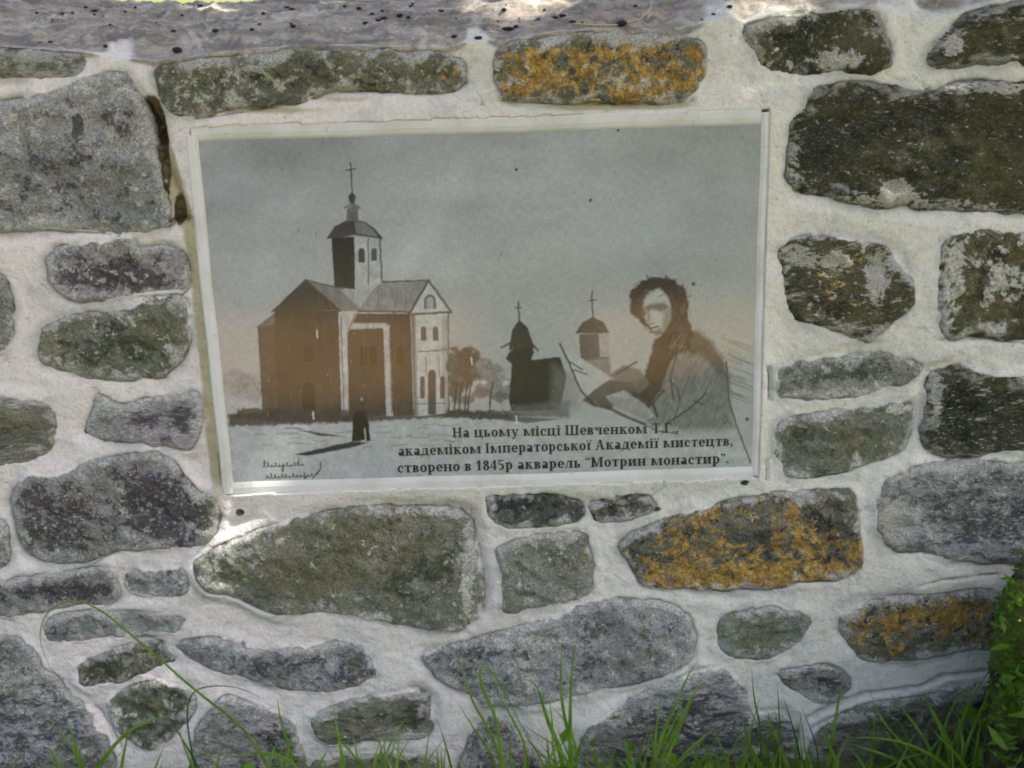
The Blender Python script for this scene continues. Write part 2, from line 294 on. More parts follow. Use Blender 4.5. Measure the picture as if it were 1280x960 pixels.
# crust and lichen patches, and one painted hole: (x, y, rx, ry, kind, strength)
BLOBS = [
 (150,345,80,20,'dark',.8),(140,430,55,25,'dark',.6),(200,420,40,20,'green',.7),(70,645,50,35,'dark',.7),(205,635,60,38,'dark',.8),
 (210,518,40,14,'dark',.7),(90,738,48,11,'dark',1.2),(75,787,25,7,'dark',.6),(135,836,36,13,'dark',.8),(20,900,70,70,'dark',.4),(60,850,60,40,'pale',.3),
 (1100,250,55,10,'pale',.8),(1118,238,18,15,'pale',1.3),(1200,258,60,8,'pale',.6),(1235,110,70,7,'pale',.9),(990,205,7,40,'pale',.8),(1120,125,60,6,'pale',.35),(1230,200,60,60,'green',.7),
 (1075,45,30,28,'green',.7),(1045,76,22,12,'pale',1.5),(985,80,20,6,'pale',.7),(1190,55,12,12,'pale',1.2),(1240,50,50,30,'green',.4),
 (1050,350,40,40,'orange',.55),(1095,345,13,32,'pale',1.1),(1045,325,18,10,'pale',1.1),(1000,320,20,15,'pale',.9),(1060,400,40,20,'green',.8),(1030,380,30,25,'dark',.5),
 (1190,340,12,50,'pale',.8),(1255,350,20,20,'pale',.8),(1240,400,50,25,'green',.8),(1230,330,30,20,'dark',.7),
 (1120,650,30,26,'pale',.8),(1235,645,70,40,'dark',.55),(1150,590,60,10,'pale',.4),
 (1095,785,45,28,'orange',1.1),(1225,768,50,28,'orange',1.0),(1160,775,60,24,'orange',.8),(1150,790,60,30,'green',.5),(1100,815,40,12,'green',.9),(1150,765,60,10,'orange',.4),
 (430,700,120,50,'green',.75),(510,700,28,50,'dark',.45),(560,710,26,32,'dark',.45),(585,715,8,55,'pale',1.0),(300,690,35,25,'pale',.5),(380,720,60,25,'green',.5),
 (930,690,160,60,'orange',1.3),(960,720,90,14,'orange',1.0),(850,722,50,14,'orange',.9),(930,665,45,16,'orange',-.9),(800,672,18,12,'orange',-1.5),(1030,680,35,35,'dark',.3),
 (750,90,150,48,'orange',1.5),(690,52,60,6,'orange',-1.3),(800,48,80,4,'orange',-.7),(820,115,50,12,'orange',.5),(770,100,30,10,'pale',.5),
 (450,95,130,15,'dark',.45),(450,90,100,18,'green',.8),(300,125,80,8,'green',.5),(240,110,35,28,'pale',.4),(330,105,40,12,'pale',.5),(260,100,60,25,'dark',.2),
 (100,157,6,12,'dark',2.2),(60,230,40,20,'dark',.3),(150,215,25,8,'green',.9),(110,110,50,12,'pale',.4),(30,150,30,20,'pale',.4),  # leads with a hole in the stone, its darkness painted as colour
 (1050,550,60,30,'green',.9),(1000,540,30,20,'dark',.3),(1120,510,20,7,'pale',.9),(1070,590,60,5,'pale',.5),
 (1200,510,30,30,'dark',.7),(1230,480,40,10,'green',.7),(1170,490,8,30,'pale',.9),(1060,460,70,12,'dark',.7),(1060,490,60,6,'pale',.7),
 (700,700,40,30,'green',.5),(455,895,50,15,'green',.5),(515,900,20,20,'dark',.8),(440,830,28,16,'dark',.7),(445,825,12,10,'green',1.),(350,830,50,18,'dark',.5),
 (780,800,60,35,'green',.6),(600,830,50,30,'dark',.3),(660,840,20,40,'pale',.4),(650,800,40,8,'pale',.7),
 (185,880,30,12,'green',1.1),(210,890,25,25,'dark',.4),(860,930,70,50,'dark',.6),(960,930,40,30,'dark',.6),(340,910,30,15,'green',.8),
 (1080,900,60,15,'dark',.5),(1160,915,80,40,'green',.5),(1060,893,50,7,'pale',.8),(1200,852,50,6,'pale',.5),
 (265,645,9,28,'green',2.0),(950,800,40,20,'green',.7),(640,628,50,8,'dark',.8),(520,640,60,6,'pale',.6),
]
CRACKS = [([(1012,898),(1040,884),(1080,869),(1120,864),(1150,860),(1180,846),(1215,842),(1255,836)], 2.2, .012),
 ([(1150,733),(1180,726),(1215,722),(1250,720)], 1.2, .0045), ([(590,640),(594,670),(603,705),(607,740),(603,768)], 1.6, .004),
 ([(420,112),(455,113),(530,116),(566,113),(583,104)], 2.0, .006), ([(180,128),(200,170),(210,205),(225,240),(234,275)], 5.0, .007),
 ([(182,135),(190,150),(198,172)], 8.0, .010),([(200,150),(204,175)], 6, .008), ([(208,284),(226,273),(236,272)], 2.5, .008),
 ([(960,460),(961,500)], 2.2, .006), ([(957,575),(958,600)], 1.6, .004), ([(245,150),(320,137),(370,131),(400,121)], 1.8, .005),
 ([(625,126),(700,129),(800,131),(868,126)], 2, .006), ([(0,290),(60,289),(150,293)], 1.6, .004), ([(10,215),(8,230),(16,248)], 1.6, .004),
 ([(732,670),(734,690),(738,720)], 1.6, .004), ([(655,160),(660,160)], 1, .001), ([(276,570),(277,590),(284,612)], 2.0, .006),
 ([(302,806),(306,820)], 2.5, .007), ([(198,805),(208,820),(215,828)], 2.2, .006),([(120,885),(140,910),(150,935)], 2., .006),
 ([(985,838),(970,845)],2,.003), ([(0,382),(8,384)],1.5,.003), ([(640,0),(640,0)],1,.0), ([(85,470),(160,477),(208,472)],1.4,.004),([(1165,120),(1160,112)],1.5,.003),
 ([(650,668),(690,664),(732,662)],1.2,.003),([(808,625),(830,610),(830,600)],1.5,.003),([(1120,100),(1150,103),(1166,118)],1.5,.003),([(1172,424),(1240,425),(1290,431)],1.6,.004)]

def smooth_poly(p, n=1, step=.0045, wob=.0016, seed=0, grow=0.0):
    p = np.array(p, float)
    for _ in range(n):
        q = np.roll(p, -1, 0); p = np.stack([p * .9 + q * .1, p * .1 + q * .9], 1).reshape(-1, 2)
    q = np.roll(p, -1, 0); L = np.linalg.norm(q - p, axis=1); c = np.concatenate([[0], np.cumsum(L)]); tot = c[-1]
    m = max(24, int(tot / step)); t = np.linspace(0, tot, m, endpoint=False)
    pp = np.vstack([p, p[:1]]); r = np.stack([np.interp(t, c, pp[:, 0]), np.interp(t, c, pp[:, 1])], 1)
    tg = np.roll(r, -1, 0) - np.roll(r, 1, 0); nr = np.stack([tg[:, 1], -tg[:, 0]], 1); nr /= np.linalg.norm(nr, axis=1, keepdims=True) + 1e-12
    sg = 1 if np.sum(r[:, 0] * np.roll(r[:, 1], -1) - np.roll(r[:, 0], -1) * r[:, 1]) > 0 else -1
    return r + nr * (sg * grow + fbm(r[:, 0], r[:, 1], 60, 4, seed) * wob * 2.2)[:, None]

WALL = empty('stone_wall', WALLM)
tag(WALL, 'low grey fieldstone wall with thick pale lime mortar joints, holding the plaque', 'wall')

def blob_vals(X, Yp):
    out = {k: np.zeros(X.shape) for k in ('dark', 'green', 'orange', 'pale')}
    for (x, y, rx, ry, kind, s) in BLOBS:
        d = ((X - x) / rx) ** 2 + ((Yp - y) / ry) ** 2
        out[kind] += s * np.exp(-np.clip(d, 0, 30) ** 1.6 * .7)
    return out
def build_stone(outline, pal, dark, pale, proud, seed, step=.0045):
    rr = random.Random(seed)
    r = smooth_poly(outline, step=step * .8, seed=seed, grow=.0028); c = r.mean(0)
    size = np.linalg.norm(r - c, axis=1).mean(); n = len(r)
    lo, hi = r.min(0), r.max(0); hs = step * .75
    gx, gy = np.meshgrid(np.arange(lo[0], hi[0], hs), np.arange(lo[1], hi[1], hs)); q_ = np.random.RandomState(seed)
    gx = gx + q_.uniform(-.25, .25, gx.shape) * hs; gy = gy + q_.uniform(-.25, .25, gy.shape) * hs
    gx, gy = gx.ravel(), gy.ravel(); ok = inside(gx, gy, r); gx, gy = gx[ok], gy[ok]; dg_ = seg_dist(gx, gy, r); ok = dg_ > hs * .55; gx, gy, dg_ = gx[ok], gy[ok], dg_[ok]
    pts2 = [Vector((a, b)) for a, b in r] + [Vector((a, b)) for a, b in zip(gx, gy)]
    v2, _e, f2, _a, _b, _c = delaunay_2d_cdt(pts2, [(a, (a + 1) % n) for a in range(n)], [], 1, 1e-7)
    uu = np.array([v.x for v in v2]); vv = np.array([v.y for v in v2]); d = seg_dist(uu, vv, r); d[:n] = 0
    tu, tv = rr.uniform(-.05, .05), rr.uniform(-.05, .05); R0 = min(.009, size * .3); pr = proud * .0006
    def relief(u_, v_, d_):
        rad = R0 * (.4 + .9 * vnoise(u_ * 22, v_ * 22, seed + 2))
        k = 1 - (1 - np.clip(d_ / rad, 0, 1)) ** 1.8; amp = .45 + .55 * np.clip(d_ / .02, 0, 1)
        h = pr * k + amp * (fbm(u_, v_, 18, 4, seed, .6) * .008 + fbm(u_, v_, 70, 4, seed + 5, .6) * .0042)
        return h - np.abs(fbm(u_ + .3 * v_, v_ * 1.3, 34, 3, seed + 9)) * .006 * amp + (u_ - c[0]) * tu + (v_ - c[1]) * tv
    z = relief(uu, vv, d)
    z[:n] -= .0015
    verts = np.concatenate([np.stack([uu, vv, z], 1), np.stack([r[:, 0], r[:, 1], np.full(n, -.03)], 1)])
    faces = []
    for f in f2:
        f = list(f); A_, B_, C_ = verts[f[0]], verts[f[1]], verts[f[2]]
        if (B_[0] - A_[0]) * (C_[1] - A_[1]) - (B_[1] - A_[1]) * (C_[0] - A_[0]) < 0: f = f[::-1]
        faces.append(tuple(f))
    m = len(uu); area = np.sum(r[:, 0] * np.roll(r[:, 1], -1) - np.roll(r[:, 0], -1) * r[:, 1])
    for i in range(n):
        j = (i + 1) % n; q = (i, m + i, m + j, j); faces.append(q if area > 0 else q[::-1])
    me = mesh_from('stone', verts, faces)
    dd = np.concatenate([d, np.zeros(n)])
    attr(me, 'edge', np.clip(dd / .018, 0, 3))
    X, Yp = to_px(verts[:, 0], verts[:, 1])
    for kk, val in blob_vals(X, Yp).items(): attr(me, kk, val)
    o = obj('stone', me, M_STONE, WALL)
    o['base_a'] = list(pal['a']); o['base_b'] = list(pal['b']); o['dark_col'] = list(pal['d'])
    o['dark_amount'] = float(dark); o['pale_amount'] = float(pale); o['smear'] = .8 if pal is not K else .5
    g_ = rr.uniform(.55, 1.35); an = rr.choice([1, 1, 1.6, 2.2]); o['grain'] = [g_, g_ * an, g_]; o['speckle'] = rr.uniform(.15, .75)
    return (r, relief)

OUT = []
LAB = {3: 'stone crusted with orange lichen above the plaque', 24: 'rusty orange lichened stone under the plaque', 6: 'long blackish mossy stone right of the plaque'}
for i, (pts, pal, dk, pl, pr) in enumerate(STONES):
    OUT.append(build_stone(uv_list(pts), pal, dk, pl, pr, 11 + i))
    if i in LAB: COL.objects[-1]['label'] = LAB[i]

# the wall goes on to both sides with the same masonry
def fill_course(x0, x1, seed0):
    rr = random.Random(seed0); y = 96; n = 0
    tops = [70, 200, 300, 395, 500, 590, 700, 790, 880, 1010]
    for r0, r1 in zip(tops[:-1], tops[1:]):
        x = x0 + rr.uniform(-40, 0)
        while x < x1 - 50:
            w = min(rr.uniform(90, 240), x1 - x)
            a, b, c, d = x + 9, x + w - 9, r0 + rr.uniform(6, 22), r1 - rr.uniform(4, 20)
            j = lambda: rr.uniform(-9, 9)
            pts = [(a + j(), c + 12), (a + .2 * w, c + j() * .6), (a + .5 * w, c + j() * .6), (b - 12, c + j()), (b + j() * .3, (c + d) / 2), (b - 10 + j(), d + j() * .5), (a + .5 * w, d + j()), (a + 8, d + j()), (a + j() * .3, (c + d) / 2)]
            if w > 55:
                pal = rr.choice([G, P, B, Q, Y]); 
                OUT.append(build_stone(uv_list(pts), pal, rr.uniform(0, .5), rr.uniform(.1, .5), rr.uniform(4, 10), seed0 + n + 50, step=.008)); n += 1
            x += w
fill_course(-620, -62, 100); fill_course(1345, 1850, 300)

# ------------------------------------------------------------------ plaque outline on the wall face
PLQ = uv_list([(234, 158), (958, 137), (951, 600), (284, 613)])
PU0, PU1 = (PLQ[0][0] + PLQ[3][0]) / 2, (PLQ[1][0] + PLQ[2][0]) / 2
PV1, PV0 = (PLQ[0][1] + PLQ[1][1]) / 2, (PLQ[2][1] + PLQ[3][1]) / 2
PRT = uv_list([(249, 177), (951, 155), (938, 584), (291, 601)])
QU0, QU1 = (PRT[0][0] + PRT[3][0]) / 2, (PRT[1][0] + PRT[2][0]) / 2
QV1, QV0 = (PRT[0][1] + PRT[1][1]) / 2, (PRT[2][1] + PRT[3][1]) / 2
print('plaque', PLQ.round(3).tolist(), 'print', PRT.round(3).tolist())

# ------------------------------------------------------------------ mortar: one weathered sheet, face and top
TOPLINE = [(-700,70),(-60,64),(0,61),(105,68),(140,74),(195,79),(240,74),(300,65),(400,59),(480,61),(560,62),(595,53),(625,54),(700,42),(760,39),(850,40),(885,30),(910,22),(932,31),(970,17),(1050,11),(1092,10),(1115,16),(1160,28),(1200,17),(1245,4),(1300,0),(1900,-16)]
tl = uv_list(TOPLINE)
step = .0022
us = np.concatenate([np.arange(-1.25, -.60, .009), np.arange(-.60, .60, step), np.arange(.60, 1.25, .009)])
NV = 400
vb = at(640, 1015)[1]
vt = np.interp(us, tl[:, 0], tl[:, 1]) + .002
tt = np.linspace(0, 1, NV)
VV = vb + (vt[None] - vb) * tt[:, None]; UU = np.repeat(us[None], NV, 0)
H = fbm(UU, VV, 9, 3, 3) * .004 + fbm(UU, VV, 34, 4, 6) * .0014 + fbm(UU, VV, 130, 2, 8) * .0006
# trowel drags
H += fbm(UU * .35 + VV * .2, VV * 1.6, 40, 3, 21) * .0006
grime = np.zeros_like(UU); seam = np.zeros_like(UU)
for r, relief in OUT:
    lo = r.min(0) - .02; hi = r.max(0) + .02
    ci = np.where((us > lo[0]) & (us < hi[0]))[0]
    if not len(ci): continue
    sl = slice(ci[0], ci[-1] + 1)
    sv = VV[:, sl]; rows = np.where((sv.max(1) > lo[1]) & (sv.min(1) < hi[1]))[0]
    if not len(rows): continue
    rs = slice(rows[0], rows[-1] + 1)
    a, b = UU[rs, sl], VV[rs, sl]
    rc = r[::2]
    a0_, b0_ = a, b; d = seg_dist(a, b, rc); ins = inside(a, b, rc)
    sd = np.where(ins, -d, d)
    off = np.clip(.0010 + .0080 * fbm(a, b, 26, 4, 99, .65), -.0005, .008); zr = relief(a, b, np.where(ins, d, 0)); h0 = H[rs, sl]
    wgt = np.clip(1 - np.where(ins, 0, d) / .016, 0, 1); wgt = wgt * wgt * (3 - 2 * wgt)
    film = .0003 + .0008 * np.clip(fbm(a, b, 60, 3, 98) + .3, 0, 1)
    hh_ = h0 * (1 - wgt) + (zr + film) * wgt
    hh_ = np.where(ins & (d > off), hh_ - np.clip((d - off) / .0035, 0, 1) * .016, hh_)
    gro = np.exp(-((sd - .0005) / .0018) ** 2) * np.clip(fbm(a, b, 13, 3, 111) * 3.5 - .6, 0, 1) * .0028
    H[rs, sl] = hh_ - gro
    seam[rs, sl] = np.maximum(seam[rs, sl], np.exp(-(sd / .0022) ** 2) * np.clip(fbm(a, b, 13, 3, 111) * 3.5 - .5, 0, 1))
    grime[rs, sl] = np.maximum(grime[rs, sl], np.clip(1 - np.maximum(sd, 0) / .016, 0, 1) ** 1.4 * np.clip(.55 + 1.5 * fbm(a, b, 14, 3, 97), .0, 1.1))
XP, YP = to_px(UU, VV)
# around and behind the plaque
dx = np.maximum(PU0 - UU, UU - PU1); dy = np.maximum(PV0 - VV, VV - PV1); dpl = np.maximum(dx, dy)
wob = fbm(UU, VV, 22, 3, 31) * .0016
near = np.clip(1 - np.abs(dpl) / .03, 0, 1)
H = np.where(dpl > -.004, H * (1 - .75 * near) + .0045 * near, H)
H = np.where(dpl + wob < -.0012, -.016, H)
for pts, wpx, dep in CRACKS:
    q = uv_list(pts); lo = q.min(0) - .02; hi = q.max(0) + .02
    m = (UU > lo[0]) & (UU < hi[0]) & (VV > lo[1]) & (VV < hi[1])
    a, b = UU[m], VV[m]
    a = a + fbm(a, b, 120, 2, 77) * .0012; b = b + fbm(a, b, 120, 2, 78) * .0012
    d = seg_dist(a, b, q, False) / (wpx * .00088)
    H[m] -= dep * np.exp(-d ** 2 * .8)
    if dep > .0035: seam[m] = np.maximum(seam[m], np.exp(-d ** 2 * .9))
stain = np.zeros_like(UU); moss = np.zeros_like(UU)
def gb(A, x, y, rx, ry, s): A += s * np.exp(-np.clip(((XP - x) / rx) ** 2 + ((YP - y) / ry) ** 2, 0, 30) ** 1.5)
edge_l = np.interp(YP, [130, 280, 340, 450, 560, 620], [205, 236, 246, 258, 268, 274])
stain += np.clip(1.15 - np.abs((XP - edge_l) / 11) ** 2, 0, 1) * ((YP > 250) & (YP < 640)) * np.clip((YP - 250) / 30, 0, 1) * np.clip((640 - YP) / 50, 0, 1)
for a in [(330,138,90,5,.9),(430,124,40,5,.7),(520,118,50,4,.6),(760,133,110,6,1.1),(640,129,20,5,.6),(830,128,40,6,.8),(910,118,30,14,.35),(1040,268,60,7,.3),(300,625,60,12,.35),(215,230,10,45,.9),(1135,430,40,10,.2),(250,660,20,30,.3)]: gb(stain, *a)
line_l = np.interp(YP, [100, 180, 275], [185, 205, 236]); stain += np.clip(1 - ((XP - line_l) / 12) ** 2, 0, 1) * ((YP > 120) & (YP < 285)) * .9
for a in [(930,602,5,3,2),(300,640,5,4,2),(108,540,5,3,2),(820,636,6,3,1.5),(207,225,7,40,1.0),(190,150,13,30,2.0),(200,190,9,50,1.3),(226,262,7,22,1.2),(222,262,5,16,.8),(210,275,9,5,.8),(176,138,5,16,.8)]: gb(moss, *a)
capf = np.clip((YP - np.interp(XP, [p[0] for p in TOPLINE], [p[1] for p in TOPLINE])) / -6 + .35, 0, 1) * 0
face = (UU, VV, H)
# the top surface: rounds over the front lip, rises a little, then falls at the back
DEP = .36; NC = 95
a = np.linspace(0, 1, NC + 1)[1:] ** 1.25
cu = np.repeat(us[None], NC, 0); dz = a[:, None] * DEP
lip = .006
wC = -np.clip(dz - .0, 0, None) + H[-1][None] * np.exp(-dz / .02)
rise = .081 * (1 - np.exp(-dz / .14)) - .10 * np.clip(dz - .27, 0, None) ** 1.2
nz = fbm(cu * .6, dz * 1.3, 14, 5, 41, .6) * .014 + fbm(cu, dz, 55, 4, 44, .6) * .0085
vsm = np.convolve(np.pad(vt, 60, mode='edge'), np.ones(121) / 121, 'valid')
bl = np.clip(dz / .05, 0, 1)
vC = vt[None] * (1 - bl) + vsm[None] * bl + rise + nz * np.clip(dz / .02, .0, 1)
vC[-1] -= .25
FU = np.vstack([UU, cu]); FV = np.vstack([VV, vC]); FW = np.vstack([H, wC])
me = grid_mesh('mortar', FU, FV, FW)
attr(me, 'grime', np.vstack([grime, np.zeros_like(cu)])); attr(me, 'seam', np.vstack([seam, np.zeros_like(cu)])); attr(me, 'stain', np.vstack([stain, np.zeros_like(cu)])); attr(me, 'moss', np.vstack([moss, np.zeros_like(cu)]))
jx, _ = to_px(us, vt); joint = np.zeros_like(us)
for x, wd in ((595, 14), (905, 22), (1130, 26), (145, 22)): joint += np.exp(-((jx - x) / wd) ** 2)
capm = np.clip(dz / .02, 0, 1) * (1 - np.clip(joint, 0, 1)[None] * np.exp(-dz / .08)) * np.interp(jx, [-200, 1000, 1280], [1, .9, .55])[None]
TLX = [p[0] for p in TOPLINE]; TLY = [p[1] for p in TOPLINE]
fc = np.clip(1 - (YP - np.interp(XP, TLX, TLY)) / 12, 0, 1) * (1 - np.clip(joint, 0, 1)[None]) * np.interp(jx, [-200, 850, 950, 1280], [1, 1, .6, .3])[None]
capm = np.clip(.55 + dz / .03, 0, 1) * (1 - np.clip(joint, 0, 1)[None] * np.exp(-dz / .05)) * np.interp(jx, [-200, 1000, 1280], [1, .9, .6])[None]
attr(me, 'cap', np.vstack([fc * .9, np.broadcast_to(capm, cu.shape)]))
mo = obj('mortar', me, M_MORTAR, WALL)
# back and end faces so the wall stays solid from the side
kk = N('rough_render'); vv_ = kk.coords(False); kn = kk.noise(30, 6, .6, vv_)
M_REND = kk.out(kk.mix(kn, (.25, .25, .24), (.42, .41, .40)), .95, kk.bump(kn, .01, .8))
yb = -DEP + .004; vtb = float(vt.mean()) - .22
xs0, xs1 = -1.245, 1.245
vs = [(xs0, vb, -.004), (xs0, vt[0] - .004, -.006), (xs0, vt[0], yb), (xs0, vb, yb), (xs1, vb, -.004), (xs1, vt[-1] - .004, -.006), (xs1, vt[-1], yb), (xs1, vb, yb)]
obj('wall_core', mesh_from('wall_core', vs, [(0, 1, 2, 3), (7, 6, 5, 4), (3, 2, 6, 7)], False), M_REND, WALL)
cap_bvh = BVHTree.FromPolygons([WALLM @ v.co for v in me.vertices], [tuple(p.vertices) for p in me.polygons]) if False else None

# ------------------------------------------------------------------ plaque
PLAQ = empty('memorial_plaque', WALLM @ Matrix.Translation(((PU0 + PU1) / 2, (PV0 + PV1) / 2, 0)))
tag(PLAQ, 'glossy black and white printed plaque in a white frame set into the stone wall', 'plaque')
pcx, pcy = (PU0 + PU1) / 2, (PV0 + PV1) / 2
GX, GY = 780, 500
gu = np.linspace(QU0 - .003, QU1 + .003, GX); gv = np.linspace(QV0 - .003, QV1 + .003, GY)
PUU, PVV = np.meshgrid(gu, gv); IX, IY = to_px(PUU, PVV, .002)
C = np.full(IX.shape + (3,), .0)
base = .325 + .035 * fbm(IX, IY, .008, 3, 51) + .02 * fbm(IX, IY, .03, 3, 52) + .02 * fbm(IX, IY, .2, 2, 53)
base = base - .05 * np.clip((230 - IY) / 80, 0, 1)
tone = base.copy()
def _reg(lo, hi, pad):
    m = (IX > lo[0] - pad) & (IX < hi[0] + pad) & (IY > lo[1] - pad) & (IY < hi[1] + pad)
    r = np.where(m.any(1))[0]; c = np.where(m.any(0))[0]
    return (slice(r[0], r[-1] + 1), slice(c[0], c[-1] + 1)) if len(r) and len(c) else None
def poly(pts, val, al=1.0, soft=.7, tex=.25, wob=.6):
    q = np.array(pts, float); s = _reg(q.min(0), q.max(0), soft * 3 + 2)
    if s is None: return
    x = IX[s] + fbm(IX[s], IY[s], .25, 2, 60) * wob; y = IY[s] + fbm(IX[s], IY[s], .25, 2, 61) * wob
    d = seg_dist(x, y, q); sd = np.where(inside(x, y, q), -d, d)
    m = np.clip(.5 - sd / (2 * soft), 0, 1) * al
    t = val * (1 + tex * fbm(x, y, .12, 3, 62) + tex * .6 * fbm(x, y, .7, 2, 63))
    tone[s] = tone[s] * (1 - m) + t * m
def line(pts, w=1.0, val=.03, al=.85, wob=.7):
    q = np.array(pts, float); s = _reg(q.min(0), q.max(0), w + 3)
    if s is None: return
    x = IX[s] + fbm(IX[s], IY[s], .2, 2, 64) * wob; y = IY[s] + fbm(IX[s], IY[s], .2, 2, 65) * wob
    d = seg_dist(x, y, q, False); m = np.clip((w - d) / 1.0 + .5, 0, 1) * al
    tone[s] = tone[s] * (1 - m) + val * m
def blob(x, y, rx, ry, val, al=.8, sc=.12, seed=0):
    s = _reg((x - rx, y - ry), (x + rx, y + ry), 8)
    if s is None: return
    d = ((IX[s] - x) / rx) ** 2 + ((IY[s] - y) / ry) ** 2 + .9 * fbm(IX[s], IY[s], sc, 4, 70 + seed)
    m = np.clip((1 - d) * 2.2, 0, 1) * al
    tone[s] = tone[s] * (1 - m) + val * (1 + .5 * fbm(IX[s], IY[s], .3, 3, 80 + seed)) * m
def arch(x0, x1, y0, y1, val=.05, al=.9):
    r = (x1 - x0) / 2; pts = [(x0, y1)] + [(x0 + r - r * math.cos(t), y0 + r - r * math.sin(t)) for t in np.linspace(0, math.pi, 8)] + [(x1, y1)]
    poly(pts, val, al, .5, .2, .2)
# a plain country church, generic, drawn as an ink wash
tone += .045 * np.clip(fbm(IX * .35, IY, .022, 4, 91) * 1.6, -.6, 1) * np.clip((400 - IY) / 120, 0, 1)
for x_, y_, rx_, ry_, a_ in ((580, 335, 80, 20, .05), (350, 330, 80, 34, .04), (760, 300, 130, 26, .035), (860, 205, 100, 34, -.045), (330, 205, 100, 22, -.035)): tone += a_ * np.exp(-((IX - x_) / rx_) ** 2 - ((IY - y_) / ry_) ** 2)
for x, y, rx, ry in ((296, 478, 22, 16), (312, 486, 22, 20)): blob(x, y, rx, ry, .22, .7, .1, int(x))
poly([(282, 500), (700, 520), (960, 560), (960, 620), (280, 620)], .385, .7, 5)
poly([(285, 517), (430, 512), (560, 512), (640, 520), (640, 524), (540, 522), (470, 527), (380, 530), (287, 533)], .04, .92, 1.6, .4, 2)
# a generic cross-plan church: dark gabled wing, lower nave wall, pale front
poly([(322, 408), (345, 400), (346, 516), (328, 516)], .05); poly([(318, 410), (345, 390), (352, 394), (346, 405)], .10)
poly([(343, 388), (424, 388), (428, 518), (346, 517)], .035); poly([(340, 389), (382, 351), (426, 388)], .028, .97, 1)
poly([(382, 351), (422, 358), (452, 388), (426, 389)], .15); line([(340, 390), (382, 350), (426, 389)], 1.3); line([(382, 350), (430, 361)], .8)
poly([(448, 388), (466, 362), (478, 352), (534, 352), (514, 389)], .19); line([(448, 389), (514, 390)], 1.3); line([(478, 352), (534, 351)], 1.0)
for i in range(22):
    x = RNG.uniform(392, 520); line([(x, 358 + RNG.uniform(0, 8)), (x + RNG.uniform(-4, 8), 384)], .4, .10, .6)
poly([(424, 392), (513, 392), (517, 519), (428, 519)], .035); poly([(428, 412), (480, 410), (484, 404), (440, 404)], .34, .9, 1)
poly([(423, 390), (434, 389), (446, 392), (434, 420), (436, 520), (427, 520)], .37, .95); line([(426, 396), (430, 516)], .7); line([(444, 392), (434, 418)], .8)
poly([(479, 408), (487, 406), (491, 520), (483, 520)], .36, .95); line([(487, 410), (490, 516)], .7)
for x in (450, 462, 496): arch(x, x + 9, 432, 456, .012, .9)
arch(378, 394, 478, 516, .012); arch(380, 392, 432, 452, .015)
for i in range(30):
    x = RNG.uniform(346, 510); y = RNG.uniform(395, 500); line([(x, y), (x + RNG.uniform(-1, 1), y + RNG.uniform(8, 26))], .5, RNG.choice([.02, .08]), .5)
poly([(513, 391), (536, 352), (562, 388), (560, 516), (518, 521)], .40); line([(511, 393), (536, 351), (564, 390), (513, 393)], 1.5); line([(560, 391), (561, 516)], 1.1); line([(516, 395), (519, 520)], 1.0)
poly([(513, 391), (519, 391), (523, 520), (518, 521)], .12, .7); poly([(552, 395), (560, 393), (560, 516), (554, 516)], .2, .6)
for x in (526, 541): arch(x, x + 7, 408, 426, .03)
for x in (525, 550): arch(x, x + 6, 470, 498, .03)
arch(535, 545, 462, 518, .012); arch(530, 545, 368, 386, .05); arch(533, 542, 371, 386, .3); line([(522, 440), (558, 437)], .7); line([(532, 446), (533, 470)], .5); line([(548, 446), (549, 470)], .5); line([(522, 505), (558, 504)], .6)
poly([(300, 510), (430, 512), (470, 520), (430, 528), (350, 528), (292, 522)], .03, .9, 2, .5, 3)
# belfry: four sided, low dome, small lantern and cross
poly([(414, 296), (443, 296), (444, 362), (418, 358)], .025); poly([(443, 296), (475, 296), (477, 351), (444, 366)], .36)
line([(475, 296), (477, 351)], 1); line([(460, 298), (461, 356)], .7); arch(448, 456, 310, 328, .02); arch(464, 471, 310, 326, .04)
poly([(408, 299), (418, 283), (432, 276), (444, 274), (458, 278), (470, 287), (479, 299), (443, 294)], .05)
poly([(443, 275), (456, 279), (468, 289), (472, 296), (445, 292)], .2, .7)
poly([(433, 276), (434, 260), (441, 256), (448, 260), (448, 277)], .12); line([(431, 260), (441, 254), (450, 260)], .9)
poly([(437, 254), (435, 246), (440, 240), (445, 246), (443, 254)], .06); line([(440, 240), (438, 204)], .9, .03); line([(433, 213), (444, 211)], .8)
# trees to the right of it
for i, (x, y, rx, ry) in enumerate([(574, 452, 16, 20), (586, 446, 14, 15), (578, 474, 16, 16), (592, 466, 16, 20), (570, 488, 10, 12)]): blob(x, y, rx, ry, .045, .9, .12, 10 + i)
for i, (x, y, rx, ry) in enumerate([(606, 458, 14, 12), (616, 470, 16, 16), (628, 484, 14, 14), (608, 480, 16, 14)]): blob(x, y, rx, ry, .16, .85, .12, 20 + i)
for i, (x, y, rx, ry) in enumerate([(600, 492, 14, 8), (626, 496, 12, 7), (580, 500, 16, 6)]): blob(x, y, rx, ry, .08, .8, .15, 30 + i)
for x in (568, 581, 585, 612, 574): line([(x, 516), (x + 1, 496), (x + 4, 478)], 1.2, .02)
for x in (596, 604, 632): blob(x, 478, 5, 4, .42, .7, .2, x)
poly([(560, 512), (640, 514), (660, 520), (600, 524), (556, 520)], .03, .85, 1.5, .4, 3)
